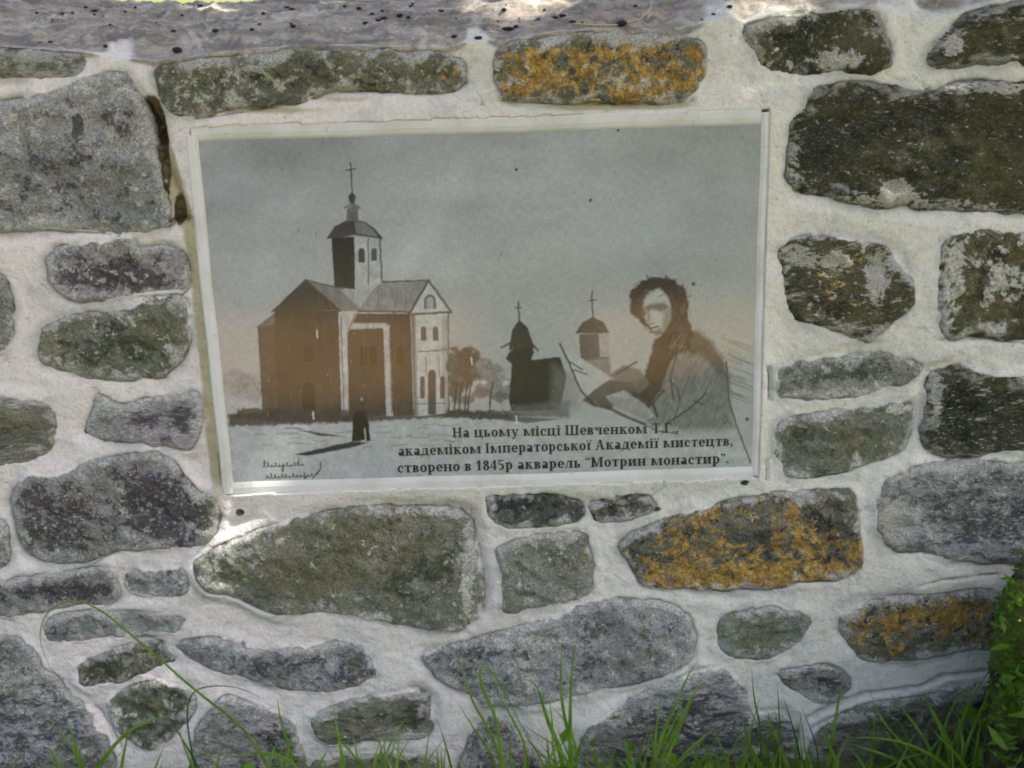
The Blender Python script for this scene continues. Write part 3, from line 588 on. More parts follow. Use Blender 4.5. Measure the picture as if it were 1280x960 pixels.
# dark wooden chapel and a smaller cupola
poly([(636, 500), (640, 455), (632, 448), (645, 425), (655, 418), (668, 440), (664, 450), (700, 446), (708, 470), (700, 512), (640, 514)], .02)
poly([(636, 437), (640, 412), (649, 400), (660, 410), (668, 436)], .03); line([(649, 402), (648, 377)], 1.1); line([(644, 385), (652, 384)], .8); line([(627, 434), (640, 428), (664, 428), (672, 438)], 1.3)
poly([(640, 508), (712, 500), (712, 522), (640, 522)], .09, .8, 3); poly([(690, 455), (725, 470), (725, 510), (690, 515)], .16, .5, 6)
poly([(724, 418), (760, 416), (761, 448), (726, 452)], .08); poly([(748, 417), (760, 416), (761, 446), (750, 447)], .32, .8)
poly([(719, 417), (728, 403), (741, 396), (754, 402), (762, 416)], .06); line([(741, 397), (740, 365)], 1.0); line([(736, 376), (745, 375)], .8); poly([(728, 450), (762, 447), (764, 470), (735, 475)], .13, .8, 2)
# ground strokes
for i in range(44):
    x = RNG.uniform(300, 560); y = RNG.uniform(528, 560); L = RNG.uniform(8, 30)
    line([(x, y), (x + L * .5, y + RNG.uniform(-2, 2)), (x + L, y + RNG.uniform(-2, 1))], .5, .12, .7)
poly([(370, 536), (400, 541), (432, 546), (400, 545)], .06); poly([(368, 568), (440, 552), (462, 553), (440, 559), (385, 570)], .03)
poly([(620, 520), (700, 524), (660, 529), (560, 517)], .05, .8)
# small cloaked walker
poly([(440, 552), (441, 520), (446, 512), (457, 512), (461, 530), (463, 551)], .012); poly([(446, 513), (447, 500), (452, 494), (457, 500), (457, 513)], .03); blob(452, 499, 3, 4, .2, .8, .1, 4); line([(456, 536), (457, 550), (452, 551)], .9, .4)
# a man in a coat bent over a drawing board, loose sketch
coat = [(800, 475), (812, 455), (822, 436), (846, 420), (872, 412), (888, 428), (904, 450), (912, 476), (914, 510), (918, 535), (900, 538), (850, 536), (812, 530), (792, 520), (780, 500)]
poly(coat, .12, .8, 4, .5)
poly([(850, 420), (874, 414), (892, 430), (906, 452), (912, 476), (898, 468), (880, 448), (856, 440)], .05, .85, 4, .5, 3)
poly([(806, 470), (814, 440), (818, 424), (844, 414), (864, 418), (862, 436), (842, 446), (834, 462), (826, 488), (808, 512), (790, 504), (792, 488)], .022, .97, 1.6, .5, 1.5)
poly([(786, 376), (791, 360), (803, 351), (822, 346), (842, 350), (856, 362), (862, 380), (860, 396), (852, 408), (846, 414), (838, 414), (834, 408), (828, 418), (814, 416), (800, 402), (790, 392)], .02, .97, 1.4, .5, 3.2)
poly([(828, 412), (846, 402), (860, 396), (868, 420), (846, 434), (822, 436)], .028, .95, 1.8, .5, 2)
for i in range(40):
    g_ = RNG.uniform(-3.0, .5); x_ = 825 + 34 * math.cos(g_); y_ = 379 + 31 * math.sin(g_); line([(x_, y_), (x_ + RNG.uniform(-12, 6), y_ + RNG.uniform(-7, 7))], .8, .03, .8)
poly([(797, 374), (808, 363), (824, 361), (835, 371), (839, 386), (837, 402), (829, 415), (821, 419), (815, 413), (809, 404), (803, 392)], .36, .95, 1.8, .2, 1)
poly([(796, 370), (812, 358), (818, 362), (808, 370), (803, 382), (808, 392), (804, 396), (795, 384)], .03, .9, 2, .4, 2)
poly([(804, 384), (814, 380), (830, 378), (836, 384), (826, 390), (816, 386), (810, 391)], .05, .8, 1.8, .3); poly([(831, 388), (839, 386), (837, 404), (828, 416), (822, 418), (828, 404)], .12, .75, 3)
poly([(809, 390), (812, 390), (813, 402), (809, 404)], .12, .7, 1); line([(793, 520), (812, 508), (830, 488)], 1.4, .03); line([(846, 446), (838, 470), (842, 500)], 1.2, .04); line([(862, 470), (850, 500), (842, 528)], .8, .06); line([(822, 372), (828, 368)], .6, .1)
for i in range(26): line([(846 + RNG.uniform(-6, 14), 424 + RNG.uniform(-8, 10)), (842 + RNG.uniform(-8, 16), 438 + RNG.uniform(-4, 8))], .7, RNG.choice([.02, .12]), .6)
for i in range(16): x_ = RNG.uniform(836, 862); y_ = RNG.uniform(356, 408); line([(x_, y_), (x_ + 3, y_ + 9)], .6, .12, .5)
line([(811, 405), (817, 404)], .9, .05); line([(813, 411), (823, 408)], 1.3, .05); poly([(814, 414), (824, 411), (828, 416), (820, 420)], .07, .7, 1.2)
for i in range(150):
    x = RNG.uniform(815, 908); y = RNG.uniform(436, 532); L = RNG.uniform(6, 16); line([(x, y), (x - L * .5, y + L)], .42, .05, .45)
poly([(702, 432), (708, 436), (762, 470), (790, 492), (770, 505), (740, 500), (722, 480)], .37, .9, 1.2, .1); line([(700, 430), (712, 455), (726, 488), (742, 505)], 1.4); line([(712, 452), (728, 462)], .9); line([(716, 462), (734, 468)], .9)
poly([(742, 488), (762, 474), (790, 478), (804, 500), (778, 504), (760, 512), (742, 508), (728, 500)], .04, .9, 1.2); poly([(760, 470), (780, 456), (800, 462), (812, 480), (800, 492), (780, 480)], .09, .85, 1.5); line([(770, 468), (796, 452)], 1.2)
poly([(757, 495), (780, 488), (806, 505), (818, 520), (800, 530), (770, 512)], .3, .9, 1.2); line([(757, 508), (785, 522), (805, 530)], 1.8); line([(816, 505), (822, 520)], 1.8)
line([(832, 530), (860, 512), (882, 492)], 1.1); line([(866, 500), (880, 506)], .7); line([(836, 475), (846, 484), (850, 500)], .9); line([(908, 452), (911, 500), (920, 530), (938, 578)], 1.0); line([(800, 528), (820, 538), (846, 542)], .7)
for i in range(40):
    x = RNG.uniform(898, 925); y = RNG.uniform(415, 500); line([(x, y), (x + 26, y + 10)], .5, .1, .5)
for i in range(60):
    x = RNG.uniform(825, 915); y = RNG.uniform(445, 540); line([(x, y), (x + 14, y + 9)], .4, .12, .3)
for i in range(16):
    x = 762 + i * 3; line([(x, 494 + i * .6), (x + 5, 508 + i * 1.2)], .4, .06, .7)
line([(903, 523), (907, 520), (909, 526), (905, 530), (903, 523)], .6, .06)
# handwriting in the corner
def cursive(x, y, w, h, n, seed, tall=()):
    rr = random.Random(seed); p = []
    for i in range(n * 10 + 1):
        t = i / 10; hh = h * (1.9 if int(t) in tall else 1) * (.75 + .4 * math.sin(int(t) * 2.3 + seed))
        p.append((x + w * t / n + 1.6 * math.sin(2 * math.pi * t) - .0 * y, y - .045 * w * t / n - hh * (.5 - .5 * math.cos(2 * math.pi * t))))
    line(p, .6, .02, .95, .25)
cursive(328, 584, 52, 4.0, 11, 1, (0, 1)); cursive(352, 583, 3, -6, 1, 2); line([(372, 579), (374, 573)], .7, .02, .9)
cursive(332, 598, 60, 4.0, 13, 4, (0, 1)); cursive(380, 596, 3, -6, 1, 5); line([(396, 593), (401, 585), (400, 578)], .8, .02, .9); line([(391, 598), (395, 592)], .7, .02, .9)
# age spots, scratches
for (x, y) in ((867, 355), (738, 250), (773, 163), (645, 212), (934, 524)): blob(x, y, 2.6, 2.6, .06, .9, .1, int(x))
for (x, y) in ((626, 315), (373, 285), (395, 290), (440, 320)): line([(x, y), (x, y + 5)], .6, .08, .7)
for (x, y) in ((645, 520), (391, 515), (396, 413), (589, 447)): line([(x, y), (x + 1, y + 9)], .7, .7, .8)
for i in range(150):
    x = RNG.uniform(255, 945); y = RNG.uniform(165, 590); line([(x, y), (x + RNG.uniform(-.5, .5), y + RNG.uniform(0, 3))], .35, .55, .35)
tone = np.clip(tone, .008, .8)
tint = np.clip((IX - 300) / 600, 0, 1)[..., None]
C = tone[..., None] * (np.array([.95, 1.0, 1.07]) * (1 - tint) + np.array([.92, 1.02, 1.0]) * tint)
C[..., 0] += .008; C[..., 2] += .006
me = grid_mesh('printed_panel', PUU - pcx, PVV - pcy, np.full(PUU.shape, .002))
attr_col(me, 'ink', C)
k = N('glossy_print'); v = k.coords(False)
wv = k.noise(900, 2, .5, v); nb = k.noise(14, 4, .6, v)
mp = k.n('ShaderNodeMapping'); k.put(mp.inputs[0], v); mp.inputs['Scale'].default_value = (900, 120, 1); w1 = k.noise(1, 1, .5, mp.outputs[0])
mp2 = k.n('ShaderNodeMapping'); k.put(mp2.inputs[0], v); mp2.inputs['Scale'].default_value = (120, 900, 1); w2 = k.noise(1, 1, .5, mp2.outputs[0])
f = k.ramp(k.math('MULTIPLY', k.math('ADD', w1, w2), .5), .35, .65, .90, 1.08); cc = k.n('ShaderNodeCombineColor'); [k.put(cc.inputs[i], f) for i in range(3)]
M_PRINT = k.out(k.mix(1, k.at('ink', 'GEOMETRY', 'Color'), cc.outputs[0], 'MULTIPLY'), k.ramp(nb, .3, .7, .07, .13), k.bump(nb, .0003, .4), .5)
obj('printed_panel', me, M_PRINT, PLAQ)
k = N('aged_white_plastic'); v = k.coords(False); n = k.noise(18, 5, .6, v); n2 = k.noise(140, 5, .6, v)
c = k.mix(k.ramp(n, .4, .65), (.58, .58, .585), (.50, .50, .475)); c = k.mix(k.math('MULTIPLY', k.ramp(n2, .62, .7), .5), c, (.3, .29, .25))
M_FRAME = k.out(c, .6, k.bump(n2, .0006, .5), .4)
def strip(x0, y0, x1, y1, inner, name='frame_strip', top=.0062):
    """a bevelled bar; inner side ('l','r','t','b') slopes down to the print"""
    n = 26; vert = abs(y1 - y0) > abs(x1 - x0)
    prof = [(0, -.008), (0, top * .75), (.16, top), (.6, top * .97), (.86, top * .75), (1.0, .0021), (1.0, -.008)]
    vs, fs = [], []
    for i in range(n + 1):
        t = i / n
        for (s, z) in prof:
            s2 = s if inner in 'rt' else 1 - s
            if vert: x = x0 + (x1 - x0) * s2; y = y0 + (y1 - y0) * t
            else: x = x0 + (x1 - x0) * t; y = y0 + (y1 - y0) * s2
            j = math.sin(t * 19 + x0 * 40) * .0003 + math.sin(t * 7 + y0 * 50) * .0004
            vs.append((x - pcx + (j if vert else 0), y - pcy + (0 if vert else j), z))
    m = len(prof)
    for i in range(n):
        for a in range(m - 1):
            q = (i * m + a, i * m + a + 1, (i + 1) * m + a + 1, (i + 1) * m + a); fs.append(q)
    fs.append(tuple(range(m))); fs.append(tuple(n * m + a for a in range(m))[::-1])
    me = mesh_from(name, vs, fs, False); import bmesh
    bm = bmesh.new(); bm.from_mesh(me); bmesh.ops.recalc_face_normals(bm, faces=bm.faces); bm.to_mesh(me); bm.free()
    obj(name, me, M_FRAME, PLAQ)
strip(PU0 - .003, QV0 - .012, QU0, QV1 + .006, 'r', top=.0062)
strip(QU1, QV0 - .010, PU1, QV1 + .012, 'l', top=.0036)
strip(QU0 - .006, QV1, QU1 - .0005, PV1 + .002, 'b', top=.0045)
strip(QU0 - .004, PV0 - .002, QU1 + .002, QV0, 't', top=.0036)

# ---- lettering: a slab-serif Cyrillic alphabet built from strokes
ST, TH, SF, XH = .215, .10, .07, .72
def rect(x0, y0, x1, y1): return [(x0, y0), (x1, y0), (x1, y1), (x0, y1)]
def diag(x0, y0, x1, y1, w): return [(x0, y0), (x0 + w, y0), (x1 + w, y1), (x1, y1)]
def bowl(cx, cy, rx, ry, a0=0, a1=360, wv=ST, wh=TH):
    out = []; n = max(4, int(abs(a1 - a0) / 18))
    for i in range(n):
        q = []
        for t, k in ((i / n, 0), ((i + 1) / n, 0), ((i + 1) / n, 1), (i / n, 1)):
            g = R(a0 + (a1 - a0) * t); q.append((cx + (rx - k * wv) * math.cos(g), cy + (ry - k * wh) * math.sin(g)))
        out.append(q)
    return out
def stem(x, y0, y1, b=1, t=1):
    o = [rect(x, y0, x + ST, y1)]
    if b: o.append(rect(x - SF, y0, x + ST + SF, y0 + TH))
    if t: o.append(rect(x - SF, y1 - TH, x + ST + SF, y1))
    return o
def glyph(ch):
    X = XH; s = SF
    if ch == ' ': return [], .32
    if ch in '.': return [bowl_f(.12, .1, .1)], .26
    if ch in ',': return [bowl_f(.12, .1, .1), diag(.04, -.18, .12, .06, .1)], .28
    if ch == '“': return [bowl_f(.1, .8, .09), diag(.02, .8, .1, 1.0, .07), bowl_f(.33, .8, .09), diag(.25, .8, .33, 1.0, .07)], .48
    if ch == '”': return [bowl_f(.1, .9, .09), diag(.05, .68, .13, .88, .07), bowl_f(.33, .9, .09), diag(.28, .68, .36, .88, .07)], .48
    if ch == 'Н': return stem(s, 0, 1) + stem(.62, 0, 1) + [rect(s + ST, .46, .62, .56)], .96
    if ch == 'Ш': return stem(s, 0, 1) + stem(.56, 0, 1) + stem(1.04, 0, 1) + [rect(s, 0, 1.2, TH)], 1.38
    if ch == 'Т': return stem(.32, 0, 1, 1, 0) + [rect(.02, .91, .81, 1), rect(.02, .72, .1, 1), rect(.73, .72, .81, 1)], .88
    if ch == 'Г': return stem(s, 0, 1) + [rect(s, .91, .68, 1), rect(.6, .7, .68, 1)], .74
    if ch == 'І': return stem(s, 0, 1), .42
    if ch == 'А': return [diag(.08, 0, .36, 1, .08), diag(.62, 0, .36, 1, .2), rect(.2, .3, .66, .38), rect(0, 0, .26, TH), rect(.52, 0, .94, TH)], .98
    if ch == 'М': return stem(s, 0, 1, 1, 1) + stem(.86, 0, 1) + [diag(.45, .05, .12, 1, .17), diag(.5, .05, .82, 1, .08)], 1.2
    if ch == '1': return stem(.18, 0, 1, 1, 0) + [diag(.02, .72, .18, .92, .12), rect(.1, 0, .48, TH)], .58
    if ch == '8': return bowl(.32, .26, .3, .27) + bowl(.32, .75, .26, .25), .66
    if ch == '4': return [rect(.34, 0, .52, 1), diag(0, .3, .36, 1, .08), rect(0, .24, .64, .34), rect(.24, 0, .62, .06)], .68
    if ch == '5': return bowl(.28, .31, .3, .32, -140, 120) + [rect(.06, .88, .54, 1), rect(.06, .5, .14, 1)], .64
    if ch == 'а': return stem(.36, 0, .52, 0, 0) + bowl(.3, X - .22, .25, .22, 0, 160) + bowl(.24, .2, .22, .21) + [rect(.4, 0, .64, TH)], .66
    if ch == 'о': return bowl(.33, X / 2, .32, X / 2 + .01), .68
    if ch == 'с': return bowl(.33, X / 2, .32, X / 2 + .01, 48, 318) + [bowl_f(.5, .5, .09)], .62
    if ch == 'е': return bowl(.33, X / 2, .32, X / 2 + .01, 0, 320) + [rect(.12, .33, .62, .41)], .66
    if ch == 'і': return stem(s, 0, X) + [bowl_f(s + ST / 2, .9, .11)], .40
    if ch == 'ї': return stem(s + .04, 0, X) + [bowl_f(s - .02, .9, .09), bowl_f(s + ST + .1, .9, .09)], .46
    if ch == 'н': return stem(s, 0, X) + stem(.52, 0, X) + [rect(s, .31, .55, .4)], .84
    if ch == 'п': return stem(s, 0, X) + stem(.52, 0, X) + [rect(s, X - TH, .6, X)], .84
    if ch == 'и': return stem(s, 0, X) + stem(.52, 0, X) + [diag(s + ST - .04, .05, .46, X - .05, .09)], .84
    if ch == 'ц': return stem(s, 0, X) + stem(.52, 0, X) + [rect(s, 0, .84, TH), rect(.76, -.2, .85, TH)], .9
    if ch == 'ч': return stem(.46, 0, X) + bowl(.34, X - .02, .26, .32, 180, 290) + [rect(0, X - TH, .3, X)], .78
    if ch == 'ь': return stem(s, 0, X) + bowl(.36, .2, .26, .21, -110, 110), .68
    if ch == 'в': return stem(s, 0, X) + bowl(.34, .18, .29, .19, -110, 110) + bowl(.34, .52, .25, .18, -110, 110), .68
    if ch == 'р': return stem(s, -.28, X, 1, 1) + bowl(.36, X / 2, .32, X / 2 + .01, -130, 130), .74
    if ch == 'у': return [diag(.34, -.02, .06, X, .19), diag(.26, -.2, .58, X, .08), bowl_f(.2, -.18, .1), rect(0, X - TH, .34, X), rect(.46, X - TH, .76, X)], .76
    if ch == 'к': return stem(s, 0, X) + [diag(.24, .33, .52, X, .1), diag(.5, 0, .3, .42, .2), rect(.44, 0, .8, TH), rect(.46, X - TH, .7, X)], .8
    if ch == 'м': return stem(s, 0, X) + stem(.84, 0, X) + [diag(.46, .03, .16, X, .16), diag(.52, .03, .8, X, .06)], 1.16
    if ch == 'т': return stem(.24, 0, X, 1, 0) + [rect(.02, X - TH, .66, X), rect(.02, X - .24, .09, X), rect(.59, X - .24, .66, X)], .70
    if ch == 'д': return [diag(.12, .05, .24, X, .08), rect(.46, .05, .46 + ST, X), rect(.2, X - TH, .7, X), rect(.0, 0, .78, TH), rect(0, -.2, .08, TH), rect(.7, -.2, .78, TH)], .82
    if ch == 'л': return [diag(.06, 0, .28, X, .08), rect(.46, 0, .46 + ST, X), rect(.22, X - TH, .72, X), rect(0, 0, .18, TH), rect(.38, 0, .74, TH)], .78
    if ch == 'я': return stem(.42, 0, X) + bowl(.34, .48, .29, .22, 90, 270) + [rect(.3, X - TH, .5, X), rect(.3, .26, .5, .33), diag(.05, 0, .28, .3, .17), rect(0, 0, .2, TH)], .76
    return [rect(.05, 0, .5, X)], .6
def bowl_f(cx, cy, r): return [(cx + r * math.cos(a), cy + r * math.sin(a)) for a in np.linspace(0, 2 * math.pi, 9)[:-1]]
k = N('printing_ink'); M_INK = k.out((.018, .014, .022), .18, None, .6)
def text_line(text, x0, x1, yb0, yb1, cap_px):
    q = uv_list([(x0, yb0), (x1, yb1), ((x0 + x1) / 2, (yb0 + yb1) / 2 - cap_px)], .0024)
    tot = 0; gs = []
    for ch in text: g, a = glyph(ch); gs.append((g, tot)); tot += a + .055
    sx = (q[1][0] - q[0][0]) / tot; cap = q[2][1] - (q[0][1] + q[1][1]) / 2
    vs, fs = [], []; z = .0024
    dirv = (q[1] - q[0]) / tot
    for g, ox in gs:
        for i, pl in enumerate(g):
            a = len(vs); zz = z + (i % 12) * .000012
            for (x, y) in pl:
                p = q[0] + dirv * (ox + x); vs.append((p[0] - pcx, p[1] + y * cap - pcy, zz))
            arr = np.array(vs[a:])[:, :2]; ar = np.sum(arr[:, 0] * np.roll(arr[:, 1], -1) - np.roll(arr[:, 0], -1) * arr[:, 1])
            f = list(range(a, len(vs))); fs.append(tuple(f if ar > 0 else f[::-1]))
    obj('lettering', mesh_from('lettering', vs, fs, False), M_INK, PLAQ)
text_line('На цьому місці Шевченком Т.Г.,', 566, 849, 547, 541, 12.5)
text_line('академіком Імператорської Академії мистецтв,', 498, 917, 570, 557, 12.5)
text_line('створено в 1845р акварель “Мотрин монастир”.', 497, 912, 591, 579, 12.5)

# ------------------------------------------------------------------ ground, path, far meadow
def ground_material(name, a, b, c, sc):
    k = N(name); v = k.coords(False); n1 = k.noise(sc, 6, .6, v); n2 = k.noise(sc * 14, 5, .65, v)
    col = k.mix(k.ramp(n1, .4, .6), a, b); col = k.mix(k.ramp(n2, .45, .65), col, c)
    return k.out(col, .95, k.bump(n2, .03, .8), .2)
M_GR = ground_material('meadow_soil', (.07, .10, .025), (.16, .15, .06), (.05, .08, .02), 1.4)
M_PATH = ground_material('sandy_path', (.42, .33, .22), (.50, .42, .30), (.34, .26, .17), .8)
M_EARTH = ground_material('brown_earth', (.52, .33, .09), (.64, .42, .13), (.34, .22, .07), 2.4)
def sheet(name, pts, z, mat, n=1):
    return tag(obj(name, mesh_from(name, [(x, y, z) for x, y in pts], [tuple(range(len(pts)))], False), mat), kind='structure')
sheet('ground', [(-250, -250), (250, -250), (250, 250), (-250, 250)], 0, M_GR)
def wavy(x0, x1, y0, y1, seed, amp=.4):
    xs = np.linspace(x0, x1, 25); 
    return [(x, y0 + amp * (vnoise(x * .8, 0, seed) - .5)) for x in xs] + [(x, y1 + amp * (vnoise(x * .8, 5, seed) - .5)) for x in xs[::-1]]
sheet('path', wavy(-9, 14, .95, 3.2, 3), .004, M_PATH)
sheet('earth_strip', [(-14, -2.75), (-.06, -2.7), (-.16, -4.6), (-.2, -6.7), (-4, -6.9), (-14, -6.6)], .004, M_EARTH)
sheet('earth_strip', [(.30, -2.9), (.55, -3.0), (2.2, -5.0), (3.4, -6.6), (.55, -6.7), (.42, -4.6)], .004, M_EARTH)  # unseen earth, parted in two to leave a dark gap in the plaque's reflection

# ------------------------------------------------------------------ foliage helpers
def leaf_mat(name, a, b, tr=.25):
    k = N(name); oi = k.n('ShaderNodeNewGeometry'); k.t.nodes.remove(oi)
    v = k.coords(False); n = k.noise(60, 3, .5, v); n2 = k.noise(4, 3, .5, v)
    c = k.mix(k.ramp(n, .35, .65), a, b); c = k.mix(k.math('MULTIPLY', k.ramp(n2, .4, .6), .4), c, tuple(x * .7 for x in a))
    k.out(c, .5, None, .35)
    t = k.n('ShaderNodeBsdfTranslucent'); k.put(t.inputs[0], c); ms = k.n('ShaderNodeMixShader'); ms.inputs[0].default_value = tr
    k.t.links.new(k.b.outputs[0], ms.inputs[1]); k.t.links.new(t.outputs[0], ms.inputs[2])
    k.t.links.new(ms.outputs[0], k.t.nodes['Material Output'].inputs[0]); return k.m
M_GRASS = leaf_mat('grass_blade', (.11, .24, .02), (.20, .34, .045), .4)
M_DRY = leaf_mat('grass_blade_dry', (.30, .25, .11), (.38, .33, .18), .25)
M_GRASSD = leaf_mat('grass_blade_dark', (.035, .085, .018), (.06, .12, .025), .3)
M_LEAF = leaf_mat('tree_leaf', (.045, .085, .018), (.07, .12, .03), .2)
M_WEED = leaf_mat('weed_leaf', (.085, .19, .016), (.14, .28, .025), .35)
k = N('bark'); v = k.coords(False); n = k.noise(25, 6, .65, v, 1.0); M_BARK = k.out(k.mix(n, (.05, .035, .025), (.16, .13, .10)), .95, k.bump(n, .02, 1))

def leaves(cent, size, rs, aspect=.55):
    """many small folded leaves: verts/faces arrays"""
    n = len(cent); d = rs.normal(size=(n, 3)); d /= np.linalg.norm(d, axis=1, keepdims=True)
    e = np.cross(d, rs.normal(size=(n, 3))); e /= np.linalg.norm(e, axis=1, keepdims=True)
    nn = np.cross(d, e); s = size * rs.uniform(.6, 1.3, (n, 1))
    p = np.stack([cent - d * s * .5, cent + e * s * aspect * .5 + nn * s * .08, cent + d * s * .5, cent - e * s * aspect * .5 + nn * s * .08], 1).reshape(-1, 3)
    f = np.arange(4 * n).reshape(n, 4); return p, f
def quad_mesh(name, p, f):
    me = bpy.data.meshes.new(name); me.vertices.add(len(p)); me.vertices.foreach_set('co', p.astype(np.float32).ravel())
    me.loops.add(f.size); me.loops.foreach_set('vertex_index', f.astype(np.int32).ravel()); me.polygons.add(len(f))
    me.polygons.foreach_set('loop_start', np.arange(0, f.size, 4, dtype=np.int32)); me.polygons.foreach_set('loop_total', np.full(len(f), 4, np.int32)); me.update(calc_edges=True); return me
def tube(pts, rad, seg=8):
    vs, fs = [], []; pts = [Vector(p) for p in pts]
    for i, p in enumerate(pts):
        t = (pts[min(i + 1, len(pts) - 1)] - pts[max(i - 1, 0)]).normalized(); a = t.orthogonal().normalized(); b = t.cross(a)
        for j in range(seg):
            g = 2 * math.pi * j / seg; vs.append(tuple(p + (a * math.cos(g) + b * math.sin(g)) * rad[i]))
    for i in range(len(pts) - 1):
        for j in range(seg): k2 = (j + 1) % seg; fs.append((i * seg + j, i * seg + k2, (i + 1) * seg + k2, (i + 1) * seg + j))
    fs.append(tuple(range(seg))[::-1]); fs.append(tuple((len(pts) - 1) * seg + j for j in range(seg))); return vs, fs
def join(parts):
    V_, F_ = [], []
    for vs, fs in parts: o = len(V_); V_ += list(vs); F_ += [tuple(i + o for i in f) for f in fs]
    return V_, F_

dg = bpy.context.evaluated_depsgraph_get(); bpy.context.view_layer.update()
def drop(px, py):
    d = (F * FOC + CR * (px - 640) - CU * (py - 480)).normalized(); Mi = WALLM.inverted()
    o_ = Mi @ CAM; dl = (Mi.to_3x3() @ d).normalized()
    ok, loc, nor, _ = mo.ray_cast(o_, dl)
    return (WALLM @ loc, WALLM.to_3x3() @ nor) if ok else (None, None)
# tree that shades the wall; the light breaks through where its crown has gaps
def gaps():
    g = []
    for (x, y, r, w) in [(600,156,.010,.006),(283,662,.016,.004),(278,672,.014,.004),(1085,270,.008,.003),(335,660,.004,.01)]:
        u_, v_ = at(x, y, w); g.append((world(u_, v_, w), r))
    for (x, y, r) in [(232,6,.010),(260,8,.014),(285,12,.008),(350,20,.003),(560,4,.012),(590,5,.014),(615,5,.009),(652,4,.014),(690,3,.010),(945,8,.010),(975,8,.014),(1005,6,.008),(425,3,.012)]:
        p, n_ = drop(x, y)
        if p is not None: g.append((p, r))
    return g
GAPS = gaps()
def make_tree(name, base, height, cc, cr, nleaf, seed, label, size=.085, cut=False):
    rs = np.random.RandomState(seed); root = empty(name, Matrix.Translation(base)); tag(root, label, 'tree')
    b = Vector(base); top = Vector(cc); parts = []
    tr = [b, b + Vector((.05, .03, height * .3)), b.lerp(top, .6) + Vector((0, 0, .3)), top + Vector((0, 0, cr[2] * .5))]
    tv, tf = tube(tr, [.17, .13, .09, .03], 10); 
    obj('trunk', mesh_from('trunk', [tuple(Vector(q) - b) for q in tv], tf), M_BARK, root)
    lb = []
    for i in range(9):
        g = rs.uniform(0, 2 * math.pi); s = tr[2].lerp(tr[3], rs.uniform(0, .8)); e = top + Vector((math.cos(g) * cr[0] * .75, math.sin(g) * cr[1] * .75, rs.uniform(-.4, .5) * cr[2]))
        lb.append(tube([s, s.lerp(e, .5) + Vector((0, 0, .12)), e], [.05, .03, .01], 6))
    V_, F_ = join(lb); obj('limbs', mesh_from('limbs', [tuple(Vector(q) - b) for q in V_], F_), M_BARK, root)
    ncl = 260; cl = rs.normal(size=(ncl, 3)); cl /= np.linalg.norm(cl, axis=1, keepdims=True); cl *= rs.uniform(.15, 1, (ncl, 1)) ** .45
    cl = cl * np.array(cr) + np.array(cc)
    cent = cl[rs.randint(0, ncl, nleaf)] + rs.normal(size=(nleaf, 3)) * .28 * (cr[0] / 2.0)
    if cut:
        keep = np.ones(nleaf, bool); sd = np.array(SUND)
        for p, r in GAPS:
            q = cent - np.array(p); t = q @ sd; dd = np.linalg.norm(q - t[:, None] * sd, axis=1); keep &= dd > (r + .018)
        cent = cent[keep]
    p, f = leaves(cent, size, rs); p = p - np.array(base)
    obj('crown', quad_mesh('crown', p, f), M_LEAF, root)
    return root
cx_ = Vector((0, .15, .7)) + SUND * 3.2
make_tree('shade_tree', (3.4, 1.6, 0), 4, tuple(cx_), (2.1, 1.6, .8), 170000, 5, 'leafy tree arching over the wall and shading its face', .07, cut=True)
make_tree('broadleaf_tree', (-9.5, -22, 0), 6, (-9.5, -22, 5.2), (3.6, 3.0, 2.8), 12000, 6, 'broadleaf tree across the clearing, behind the viewer on the left', .22)
make_tree('round_bush', (1.75, -9.6, 0), .8, (1.75, -9.6, .75), (1.0, .7, .75), 9000, 18, 'rounded green bush at the edge of the earth strip behind the viewer', .08)
make_tree('broadleaf_tree', (-1.5, -24, 0), 6, (-1.5, -24, 3.9), (5.6, 3.0, 3.6), 14000, 16, 'broadleaf tree with a low wide crown straight behind the viewer', .25)
make_tree('broadleaf_tree', (9, -17, 0), 6, (9, -17, 4.6), (3.4, 3.0, 2.6), 12000, 8, 'broadleaf tree across the clearing, behind the viewer on the right', .22)

# ------------------------------------------------------------------ grass
def blade(p0, bend, L, w, rs, n=7, droop=1.0):
    """ribbon from p0, leaning towards bend, tip drooping"""
    d = Vector((bend[0], bend[1], 1)).normalized(); p = Vector(p0); side = Vector((d.y, -d.x, 0)); 
    side = (side if side.length > .05 else Vector((1, 0, 0))); a = rs.uniform(-1.2, 1.2); side = Vector((math.cos(a), math.sin(a) * .6, 0)).normalized()
    vs, fs = [], []
    for i in range(n + 1):
        t = i / n; ww = w * (1 - t ** 1.8) * .5 * (.6 + .8 * min(t * 4, 1) / 1.4) + .00015
        vs += [tuple(p - side * ww), tuple(p + side * ww + Vector((0, 0, ww * .3)))]
        d = (d + Vector((bend[0], bend[1], -.25)) * (droop * .22 * t)).normalized(); p = p + d * (L / n)
    for i in range(n): fs.append((2 * i, 2 * i + 1, 2 * i + 3, 2 * i + 2))
    return vs, fs
